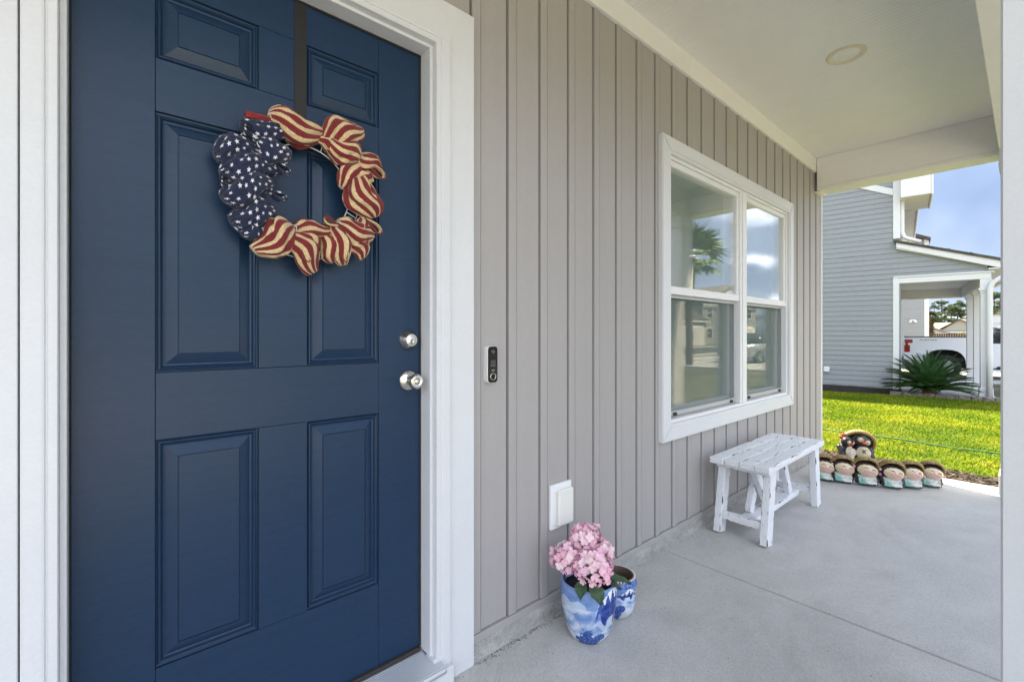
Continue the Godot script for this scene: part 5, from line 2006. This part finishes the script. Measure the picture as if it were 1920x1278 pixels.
func build_figurines():
	var t = thing("raccoon_dog_figurine", "", "figurine", Vector3.ZERO)
	var roll := Basis(Vector3(0, 0, 1), -0.28)
	var hc := Vector3(0.004, 0.112, 0.022)
	var prims := [[Vector3(0, 0.042, 0), Vector3(0.066, 0.05, 0.056), Basis.IDENTITY], [Vector3(0, 0.016, 0.002), Vector3(0.070, 0.022, 0.058), Basis.IDENTITY], [hc, Vector3(0.080, 0.058, 0.058), roll],
		[Vector3(-0.062, 0.072, 0.01), Vector3(-0.058, 0.035, 0.042), 0.018, 0.016], [Vector3(0.062, 0.066, 0.01), Vector3(0.058, 0.035, 0.042), 0.018, 0.016], [Vector3(0.02, 0.012, 0.05), Vector3(0.055, 0.010, 0.048), 0.012, 0.011]]
	var nn := noise(3, 60.0, 2)
	var paint := func(v: Vector3) -> Color:
		var l: Vector3 = roll.transposed() * (v - hc)
		var k := 0.9 + 0.25 * nn.get_noise_3dv(v)
		var face := Vector2(l.x / 0.066, (l.y + 0.004) / 0.045).length()
		if l.z > 0.012 and face < 1.0 and v.y > 0.05:
			var cheek := Vector2((absf(l.x) - 0.035) / 0.02, (l.y + 0.006) / 0.014).length()
			return Color(0.70, 0.58, 0.38) * k if cheek > 1.0 else Color(0.68, 0.50, 0.35) * k
		if v.z > 0.022 and absf(v.x) < 0.055 and v.y < 0.074 and v.y > 0.008:
			return Color(0.22, 0.46, 0.40) * k if v.x * 0.9 + v.y * 1.0 < 0.018 else Color(0.62, 0.62, 0.58) * k
		return Color(0.038, 0.026, 0.028) * k
	var st := S(true)
	skin(st, prims, Vector3(-0.1, -0.012, -0.075), Vector3(0.1, 0.185, 0.095), 0.005, 0.008, paint)
	put("body", st, M.glazed_clay, t)
	var hat := put("straw_hat", straw_hat(0.098, 0.062, 36), M.straw, t)
	hat.transform = Transform3D(Basis(Vector3(0, 0, 1), -0.2) * Basis(Vector3.RIGHT, -1.12), Vector3(0.0, 0.118, 0.004))
	for s in [-1.0, 1.0]:
		st = S(true)
		oval(st, hc + roll * Vector3(s * 0.083, -0.004, 0.012), Vector3(0.011, 0.012, 0.010))
		put("ear", st, M.pink_glaze, t)
		st = S(true)
		var p := []
		for i in 7:
			var a := PI * i / 6.0
			p.append(hc + roll * Vector3(s * 0.024 + 0.004 + 0.0095 * cos(a), 0.012 + 0.006 * sin(a), 0.0565 - 0.001 * absf(cos(a))))
		tube(st, p, 0.0022, 6)
		put("eye", st, M.dark_glaze, t)
	st = S(true)
	oval(st, hc + roll * Vector3(0.004, 0.004, 0.060), Vector3(0.007, 0.006, 0.005))
	put("nose", st, M.white_glaze, t)
	# laughing mouth: a half moon
	st = S(true)
	var mp := PackedVector2Array()
	for i in 13:
		var a := PI + PI * i / 12.0
		mp.append(Vector2(0.031 * cos(a), 0.021 * sin(a)))
	for i in 7:
		mp.append(Vector2(0.031 - 0.062 * (i + 1) / 8.0, 0.004 * sin(PI * (i + 1) / 8.0)))
	st = S()
	slab(st, mp, hc + roll * Vector3(0.004, -0.006, 0.046), roll * Vector3.RIGHT, roll * Vector3.UP, roll * Vector3(0, 0.002, 0.0135))
	put("mouth", st, M.pink_glaze, t)
	st = S()
	box2(st, Vector3(0.028, -0.0005, 0.045), Vector3(0.048, 0.012, 0.0625), 0.003)
	put("flask", st, M.dark_glaze, t)
	var spots := [[4.37, 0.245, 0.0], [4.42, 0.355, 0.05], [4.475, 0.505, -0.03], [4.545, 0.642, 0.06], [4.655, 0.745, 0.12], [4.805, 0.838, 0.0]]
	var words := ["laughing raccoon-dog figurine half hidden behind the bench leg", "laughing raccoon-dog figurine next to the bench leg, in front of the big pair", "laughing raccoon-dog figurine third from the bench, with two pink ears showing", "laughing raccoon-dog figurine with the palest pink mouth, fourth from the bench", "laughing raccoon-dog figurine fifth from the bench, overlapping the last", "laughing raccoon-dog figurine farthest from the bench at the row's right end"]
	for i in 6:
		var f = t if i == 0 else copy_of(t)
		tag(f, words[i], "figurine", "raccoon-dog figurines lined up at the end of the porch")
		f.position = Vector3(spots[i][0], 0.0115, spots[i][1])
		f.rotation = Vector3([0.0, 0.03, -0.03, 0.02, -0.02, 0.03][i], atan2(-0.72, 0.40) + spots[i][2], [0.0, -0.03, 0.04, 0.0, 0.03, -0.04][i])
		f.scale = Vector3.ONE * [1.0, 1.03, 1.04, 1.02, 0.98, 0.96][i]
	build_statue()

func build_statue():
	var t = thing("raccoon_dog_pair", "glazed statue of two seated raccoon dogs under one straw hat, one with a red bow", "statue", Vector3(5.44, -0.055, 0.235), atan2(-0.80, 0.42))
	var B := Basis.IDENTITY
	var hb := Vector3(0.045, 0.222, 0.03)
	var hs := Vector3(-0.072, 0.200, 0.045)
	var tilt := Basis(Vector3(0, 0, 1), -0.42)
	var tilt2 := Basis(Vector3(0, 0, 1), -0.25) * Basis(Vector3.UP, 0.5)
	var prims := [[Vector3(0, 0.02, 0.0), Vector3(0.145, 0.028, 0.085), B], [Vector3(0.045, 0.10, 0.005), Vector3(0.085, 0.09, 0.075), B], [Vector3(0.052, 0.095, 0.045), Vector3(0.066, 0.06, 0.05), B],
		[hb, Vector3(0.085, 0.066, 0.06), tilt], [Vector3(-0.075, 0.10, 0.01), Vector3(0.062, 0.085, 0.065), B], [Vector3(-0.052, 0.092, 0.048), Vector3(0.044, 0.058, 0.044), B], [hs, Vector3(0.056, 0.05, 0.052), tilt2],
		[Vector3(0.125, 0.14, 0.0), Vector3(0.128, 0.07, 0.035), 0.026, 0.022], [Vector3(-0.128, 0.14, 0.01), Vector3(-0.115, 0.075, 0.055), 0.026, 0.022],
		[Vector3(-0.115, 0.015, 0.055), Vector3(-0.12, 0.03, 0.095), 0.022, 0.02], [Vector3(0.125, 0.015, 0.055), Vector3(0.135, 0.03, 0.095), 0.022, 0.02], [Vector3(-0.045, 0.03, 0.085), Vector3(-0.06, 0.02, 0.09), 0.034, 0.03]]
	var nn := noise(4, 45.0, 2)
	var paint := func(v: Vector3) -> Color:
		var k := 0.9 + 0.35 * nn.get_noise_3dv(v)
		var a := tilt.transposed() * (v - hb)
		var b := tilt2.transposed() * (v - hs)
		for sx in [-1.0, 1.0]:
			if a.z > 0.02 and Vector2((a.x - sx * 0.032 - 0.006) / 0.026, (a.y - 0.004) / 0.022).length() < 1.0:
				return Color(0.46, 0.29, 0.18) * k
			if b.z > 0.02 and Vector2((b.x - sx * 0.022) / 0.018, (b.y - 0.002) / 0.015).length() < 1.0:
				return Color(0.45, 0.22, 0.14) * k
		if b.z > 0.02 and Vector2(b.x / 0.03, (b.y + 0.012) / 0.018).length() < 1.0:
			return Color(0.36, 0.10, 0.06) * k
		if v.z > 0.05 and Vector2((v.x - 0.052) / 0.06, (v.y - 0.105) / 0.062).length() < 1.0:
			return Color(0.62, 0.55, 0.42) * k
		if v.z > 0.05 and Vector2((v.x + 0.050) / 0.042, (v.y - 0.105) / 0.058).length() < 1.0 and v.y > 0.055:
			return Color(0.62, 0.58, 0.50) * k
		if absf(v.x) > 0.105 and v.y < 0.05 and v.z > 0.08:
			return Color(0.45, 0.38, 0.30) * k
		if v.x < -0.03 and v.y < 0.065 and v.z > 0.09:
			return Color(0.035, 0.05, 0.02) * k
		if v.x < -0.09 and v.y > 0.06:
			return Color(0.026, 0.024, 0.036) * k
		if v.y < 0.05:
			return Color(0.02, 0.02, 0.035) * k
		return Color(0.022, 0.025, 0.024) * k
	var st := S(true)
	skin(st, prims, Vector3(-0.17, -0.015, -0.10), Vector3(0.17, 0.30, 0.135), 0.0065, 0.012, paint)
	put("body", st, M.glazed_clay, t)
	var hat := put("straw_hat", straw_hat(0.142, 0.085, 44), M.straw, t)
	hat.transform = Transform3D(Basis(Vector3(0, 0, 1), -0.3) * Basis(Vector3.RIGHT, -1.15), Vector3(0.028, 0.190, 0.0))
	for s in [-1.0, 1.0]:
		st = S(true)
		oval(st, hb + tilt * Vector3(s * 0.032 + 0.006, 0.005, 0.054), Vector3(0.015, 0.015, 0.007))
		var e := put("eye", st, M.white_glaze, t)
		st = S(true)
		oval(st, hb + tilt * Vector3(s * 0.031 + 0.006, 0.005, 0.0605), Vector3(0.006, 0.006, 0.003))
		put("pupil", st, M.dark_glaze, e)
		st = S(true)
		oval(st, hs + tilt2 * Vector3(s * 0.022, 0.008, 0.047), Vector3(0.009, 0.008, 0.004))
		put("eye", st, M.white_glaze, t)
	st = S(true)
	oval(st, hb + tilt * Vector3(0.008, -0.014, 0.062), Vector3(0.018, 0.013, 0.018))
	put("muzzle", st, M.red_glaze, t)
	st = S(true)
	oval(st, hs + tilt2 * Vector3(0.006, -0.01, 0.054), Vector3(0.012, 0.010, 0.012))
	put("muzzle", st, M.red_glaze, t)
	st = S(true)
	for s in [-1.0, 1.0]:
		oval(st, Vector3(-0.108 + s * 0.010, 0.250 + s * 0.012, 0.03), Vector3(0.016, 0.018, 0.011), Basis(Vector3(0, 0, 1), 0.9))
	put("bow", st, M.red_glaze, t)
	st = S()
	for s in [-1.0, 1.0]:
		box(st, Vector3(0.048, 0.128, 0.098), Vector3(0.044, 0.009, 0.006), 0.002, Basis(Vector3(0, 0, 1), s * 0.85))
	put("chest_tie", st, M.leaf, t)

# ------------------------------------------------------------------ sago palm, pickup, lawn, hose
func litter():
	# dry leaf crumbs in the corner between the slab and the ledge, and a few on the floor
	var rr := RandomNumberGenerator.new()
	rr.seed = 88
	var st := S()
	for i in 420:
		var near := i < 330
		var x := 1.22 + rr.randfn() * 0.16 if i < 180 else rr.randf_range(1.0, 5.0)
		var z := 0.034 + absf(rr.randfn()) * 0.012 if near else rr.randf_range(0.1, 1.2)
		var p := Vector3(x, 0.001, z)
		var l := rr.randf_range(0.0015, 0.005) * (1.0 if near else 0.8)
		var a := rr.randf() * TAU
		var d := Vector3(cos(a), 0, sin(a))
		var s := Vector3(-d.z, 0, d.x)
		var v := rr.randf_range(0.4, 1.3)
		st.set_color(Color(0.16 * v, 0.11 * v, 0.06 * v))
		quad(st, p - d * l, p + s * l * 0.5 + Vector3(0, 0.001, 0), p + d * l, p - s * l * 0.4 + Vector3(0, 0.0015, 0), Vector3.UP)
	put("dry_litter", st, M.mulch_chip, self, "stuff")

func build_sago():
	var base := nbp(2.0, -0.08, 0.12)
	var t = thing("sago_palm", "wide dark green sago palm before the neighbour's porch", "plant", base)
	var st := S(true)
	lathe(st, [[0.10, -0.05], [0.135, 0.0], [0.15, 0.05], [0.145, 0.10], [0.10, 0.16], [0.02, 0.19]], 20)
	put("trunk", st, M.bark_orange, t)
	var rr := RandomNumberGenerator.new()
	rr.seed = 12
	var fr := []
	for v in 5:
		var f := S()
		var pts := []
		for i in 9:
			var q := i / 8.0
			pts.append(Vector3(0, 0.10 * sin(q * 2.2) - 0.10 * q * q * (1.0 + 0.3 * v / 4.0), q * 0.95))
		f.set_color(Color(0.09, 0.11, 0.04))
		tube(f, pts, [0.012, 0.011, 0.010, 0.009, 0.008, 0.007, 0.006, 0.004, 0.002], 5)
		for i in 44:
			var q := 0.10 + 0.89 * i / 43.0
			var c: Vector3 = pts[int(q * 7.99)].lerp(pts[int(q * 7.99) + 1], q * 7.99 - int(q * 7.99)) if q < 0.99 else pts[8]
			var L: float = 0.165 * pow(sin(PI * clampf(0.12 + 0.80 * q, 0.0, 1.0)), 0.6) * rr.randf_range(0.9, 1.08)
			for s in [-1.0, 1.0]:
				var vv := rr.randf_range(0.6, 1.4)
				f.set_color(Color(0.030 * vv, 0.088 * vv, 0.022 * vv))
				var d: Vector3 = Vector3(s * 0.80, 0.30, 0.62).normalized()
				var w := Vector3(0, 0.2, 1).normalized() * 0.0085
				var md := c + d * L * 0.5
				var tip := c + d * L + Vector3(0, -0.02, 0)
				tri(f, c - w * 0.5, md + w, tip, Vector3.UP)
				tri(f, c - w * 0.5, tip, md - w, Vector3.UP)
		fr.append(done(f))
	for i in 84:
		var o := put("frond", fr[i % 5], M.foliage, t)
		var q := (i + 0.5) / 84.0
		var el := lerpf(1.35, 0.0, pow(q, 0.62)) + rr.randf_range(-0.08, 0.08)
		var sc := rr.randf_range(0.82, 1.0)
		o.transform = Transform3D(Basis.from_euler(Vector3(-el, i * 2.39996, rr.randf_range(-0.25, 0.25)), EULER_ORDER_YXZ).scaled_local(Vector3.ONE * sc), Vector3(0, 0.12 + 0.06 * (1.0 - q), 0))

func build_truck():
	var a := Vector3(0.14, 0, 0.99).normalized()
	var t = thing("pickup_truck", "white pickup truck backed up beyond the neighbour's porch", "truck", Vector3.ZERO)
	t.transform = Transform3D(Basis(a, Vector3.UP, a.cross(Vector3.UP)), Vector3(20.47, -0.30, -1.50))
	var arch := func(cx: float, r: float, h: float) -> Array:
		var p := []
		for i in 13:
			var q := PI - PI * i / 12.0
			p.append(Vector2(cx + r * signf(cos(q)) * pow(absf(cos(q)), 0.75), 0.42 + h * pow(sin(q), 0.75)))
		return p
	# bed side and cab side skins with the wheel arches cut out
	for z in [0.0, -1.90]:
		var pl := PackedVector2Array([Vector2(0.0, 1.355), Vector2(0.0, 0.55)])
		pl.append_array(PackedVector2Array(arch.call(1.03, 0.50, 0.545)))
		pl.append_array(PackedVector2Array([Vector2(2.06, 0.42), Vector2(2.06, 1.355)]))
		var st := S()
		slab(st, pl, Vector3(0, 0, z), Vector3.RIGHT, Vector3.UP, Vector3(0, 0, -0.06))
		put("bed_side", st, M.car_white, t)
		pl = PackedVector2Array([Vector2(2.075, 1.17), Vector2(2.075, 0.40), Vector2(4.15, 0.40)])
		pl.append_array(PackedVector2Array(arch.call(4.68, 0.50, 0.545)))
		pl.append_array(PackedVector2Array([Vector2(5.45, 0.45), Vector2(5.6, 0.7), Vector2(5.55, 1.18), Vector2(4.3, 1.25), Vector2(4.0, 1.17)]))
		st = S()
		slab(st, pl, Vector3(0, 0, z), Vector3.RIGHT, Vector3.UP, Vector3(0, 0, -0.06))
		put("cab_side", st, M.car_white, t)
	var st := S()
	box2(st, Vector3(0.0, 0.60, -1.835), Vector3(0.05, 1.34, -0.062), 0.02)
	put("tailgate", st, M.car_white, t)
	st = S()
	box2(st, Vector3(0.02, 1.356, -0.075), Vector3(2.06, 1.385, 0.008), 0.01)
	box2(st, Vector3(0.02, 1.356, -1.965), Vector3(2.06, 1.385, -1.885), 0.01)
	put("bed_rail", st, M.black_matte, t)
	st = S()
	box2(st, Vector3(0.06, 0.62, -1.83), Vector3(2.05, 0.70, -0.07), 0.0)
	box2(st, Vector3(0.3, 0.35, -1.6), Vector3(5.2, 0.62, -0.35), 0.0)
	put("chassis", st, M.black_matte, t)
	st = S()
	for x in [0.45, 4.1]:
		for z in [[-0.42, -0.061], [-1.84, -1.50]]:
			box2(st, Vector3(x, 0.35, z[0] - 0.02), Vector3(x + 1.16, 1.12, z[0]), 0.0)
			box2(st, Vector3(x, 1.0, z[0]), Vector3(x + 1.16, 1.12, z[1]), 0.0)
	put("wheel_well", st, M.black_matte, t)
	st = S()
	box2(st, Vector3(4.0, 0.7, -1.83), Vector3(5.5, 1.22, -0.065), 0.05)
	box2(st, Vector3(2.08, 0.6, -1.83), Vector3(2.14, 1.18, -0.065), 0.01)
	put("hood", st, M.car_white, t)
	# greenhouse: roof, pillars and glass
	st = S(true)
	var rings := []
	for q in [[1.17, 2.10, 4.05, 0.0], [1.40, 2.14, 3.78, 0.07], [1.63, 2.24, 3.35, 0.15]]:
		rings.append(PackedVector3Array([Vector3(q[1], q[0], -q[3] - 0.03), Vector3(q[2], q[0], -q[3] - 0.03), Vector3(q[2], q[0], -1.93 + q[3]), Vector3(q[1], q[0], -1.93 + q[3])]))
	loft(st, rings)
	put("glasshouse", st, M.dark_glass, t)
	st = S()
	box2(st, Vector3(2.2, 1.632, -1.79), Vector3(3.40, 1.72, -0.17), 0.04)
	put("roof", st, M.car_white, t)
	st = S()
	for x in [[2.09, 2.22, 2.20, 2.33], [3.02, 3.12, 3.02, 3.10], [3.98, 4.08, 3.30, 3.40]]:
		slab(st, PackedVector2Array([Vector2(x[0], 1.165), Vector2(x[1], 1.165), Vector2(x[3], 1.64), Vector2(x[2], 1.64)]), Vector3(0, 0, -0.008), Vector3.RIGHT, Vector3.UP + Vector3(0, 0, -0.33), Vector3(0, 0, -0.03))
	put("pillar", st, M.car_white, t)
	st = S()
	box2(st, Vector3(2.2, 0.36, -0.03), Vector3(4.1, 0.46, 0.06), 0.03)
	put("running_board", st, M.black_matte, t)
	st = S()
	box2(st, Vector3(-0.16, 0.50, -1.9), Vector3(0.02, 0.68, -0.03), 0.03)
	put("bumper", st, M.rim, t)
	st = S()
	for b in [[0.03, 0.235, 1.17, 1.29], [0.05, 0.12, 1.10, 1.17], [0.02, 0.165, 0.86, 1.10]]:
		box2(st, Vector3(b[0], b[2], -0.02), Vector3(b[1], b[3], 0.02), 0.012)
	put("tail_lamp", st, M.tail_red, t)
	st = S()
	for i in 7:
		box2(st, Vector3(0.42 + i * 0.062, 1.262 + 0.004 * (i % 2), 0.0), Vector3(0.42 + i * 0.062 + 0.044, 1.292 - 0.006 * ((i + 1) % 3), 0.002), 0.0)
	put("bed_decal", st, M.decal, t)
	for x in [1.03, 4.68]:
		for z in [-0.16, -1.76]:
			wheel(t, Vector3(x, 0.40, z), 0.40, 0.27)

func build_lawn():
	# one sheet of turf, with the blades of the lawn between the porch and the neighbour on it
	var tufts := []
	var rr := RandomNumberGenerator.new()
	rr.seed = 41
	for v in 5:
		var st := S()
		for i in 9:
			var a := rr.randf() * TAU
			var d := Vector3(cos(a), 0, sin(a))
			var p := Vector3(rr.randfn(), 0, rr.randfn()) * 0.022
			var h := rr.randf_range(0.018, 0.042)
			var s := Vector3(-d.z, 0, d.x) * rr.randf_range(0.0016, 0.0028)
			var vv := rr.randf_range(0.85, 1.2)
			# one plain colour for the whole blade: some blades are greener, some yellower
			var species := pow(rr.randf(), 1.5)
			var c := Color(0.10, 0.185, 0.010).lerp(Color(0.245, 0.262, 0.024), species)
			if rr.randf() < 0.03:
				c = Color(0.28, 0.23, 0.09)
			st.set_color(Color(c.r * vv, c.g * vv, c.b * vv))
			var m := p + d * h * 0.25 + Vector3.UP * h * 0.65
			var tip := p + d * h * rr.randf_range(0.5, 1.0) + Vector3.UP * h
			tri(st, p - s, p + s, m + s * 0.8, s.cross(Vector3.UP))
			tri(st, p - s, m + s * 0.8, m - s * 0.8, s.cross(Vector3.UP))
			tri(st, m - s * 0.8, m + s * 0.8, tip, s.cross(Vector3.UP))
		tufts.append(done(st))
	var nn := noise(21, 0.7, 3)
	var n2 := noise(22, 3.5, 2)
	for v in 5:
		var tr := []
		var cs := []
		var tries := 0
		while tr.size() < 12000 and tries < 80000:
			tries += 1
			# denser where the lawn is near
			var x := 5.62 + 9.2 * pow(rr.randf(), 1.35)
			var z := rr.randf_range(-4.2, 2.6)
			var ed := 5.93 + 0.10 * nn.get_noise_1d(z * 4.0) + 0.05 * n2.get_noise_1d(z * 5.0)
			if x < ed and rr.randf() > 0.025:
				continue
			var sn := (Vector3(x, 0, z) - Vector3(14.31, 0, -2.19)).dot(Vector3(-0.99, 0, 0.14))
			var so := (Vector3(x, 0, z) - Vector3(14.31, 0, -2.19)).dot(Vector3(0.14, 0, 0.99))
			if sn < 0.44 or sn < 0.62 - 0.35 * smoothstep(0.2, 1.3, so) and so < 1.25:
				continue
			var sc := rr.randf_range(0.7, 1.25) * (1.0 if x < 9.0 else 1.25)
			tr.append(Transform3D(Basis(Vector3.UP, rr.randf() * TAU).scaled(Vector3(sc, sc * rr.randf_range(0.8, 1.2), sc)), Vector3(x, gy(x) - 0.022, z)))
			var q := nn.get_noise_2d(x, z) + 0.4 * n2.get_noise_2d(x, z)
			var k := 1.0 + 0.42 * q
			cs.append(Color(k * (1.0 + 0.35 * q), k, k))
		var mm := MultiMesh.new()
		mm.transform_format = MultiMesh.TRANSFORM_3D
		mm.use_colors = true
		mm.mesh = tufts[v]
		mm.instance_count = tr.size()
		for i in tr.size():
			mm.set_instance_transform(i, tr[i])
			mm.set_instance_color(i, cs[i])
		var o := MultiMeshInstance3D.new()
		o.multimesh = mm
		o.material_override = M.grass_blade
		o.name = numbered("grass")
		o.set_meta("kind", "stuff")
		add_child(o)
	var st := S(true)
	var xs := [5.78, 6.2, 6.5, 8.0, 10.0, 12.0, 13.5, 14.4]
	for i in xs.size() - 1:
		for j in 6:
			var z0 := -4.4 + j * 1.2
			quad(st, Vector3(xs[i], gy(xs[i]) - 0.012, z0), Vector3(xs[i + 1], gy(xs[i + 1]) - 0.012, z0), Vector3(xs[i + 1], gy(xs[i + 1]) - 0.012, z0 + 1.2), Vector3(xs[i], gy(xs[i]) - 0.012, z0 + 1.2), Vector3.UP)
	structure("lawn", st, M.turf)
	# garden hose across it
	var hp := [Vector3(7.44, 0, -1.6), Vector3(7.43, 0, -0.9), Vector3(7.424, 0, -0.475), Vector3(7.37, 0, 0.0), Vector3(7.374, 0, 0.355), Vector3(7.31, 0, 0.787), Vector3(7.335, 0, 1.151), Vector3(7.36, 0, 1.8), Vector3(7.2, 0, 2.8)]
	var cv := Curve3D.new()
	for i in hp.size():
		var p: Vector3 = hp[i]
		p.y = gy(p.x) + 0.012 + 0.006 * sin(i * 2.1)
		var d: Vector3 = (hp[mini(i + 1, hp.size() - 1)] - hp[maxi(i - 1, 0)]) * 0.16
		d.y = 0
		cv.add_point(p, -d, d)
	var pts := []
	for i in 60:
		pts.append(cv.sample_baked(cv.get_baked_length() * i / 59.0))
	st = S(true)
	tube(st, pts, 0.0095, 8)
	tag(put("garden_hose", st, M.hose_green), "thin dark green garden hose lying across the lawn", "hose")
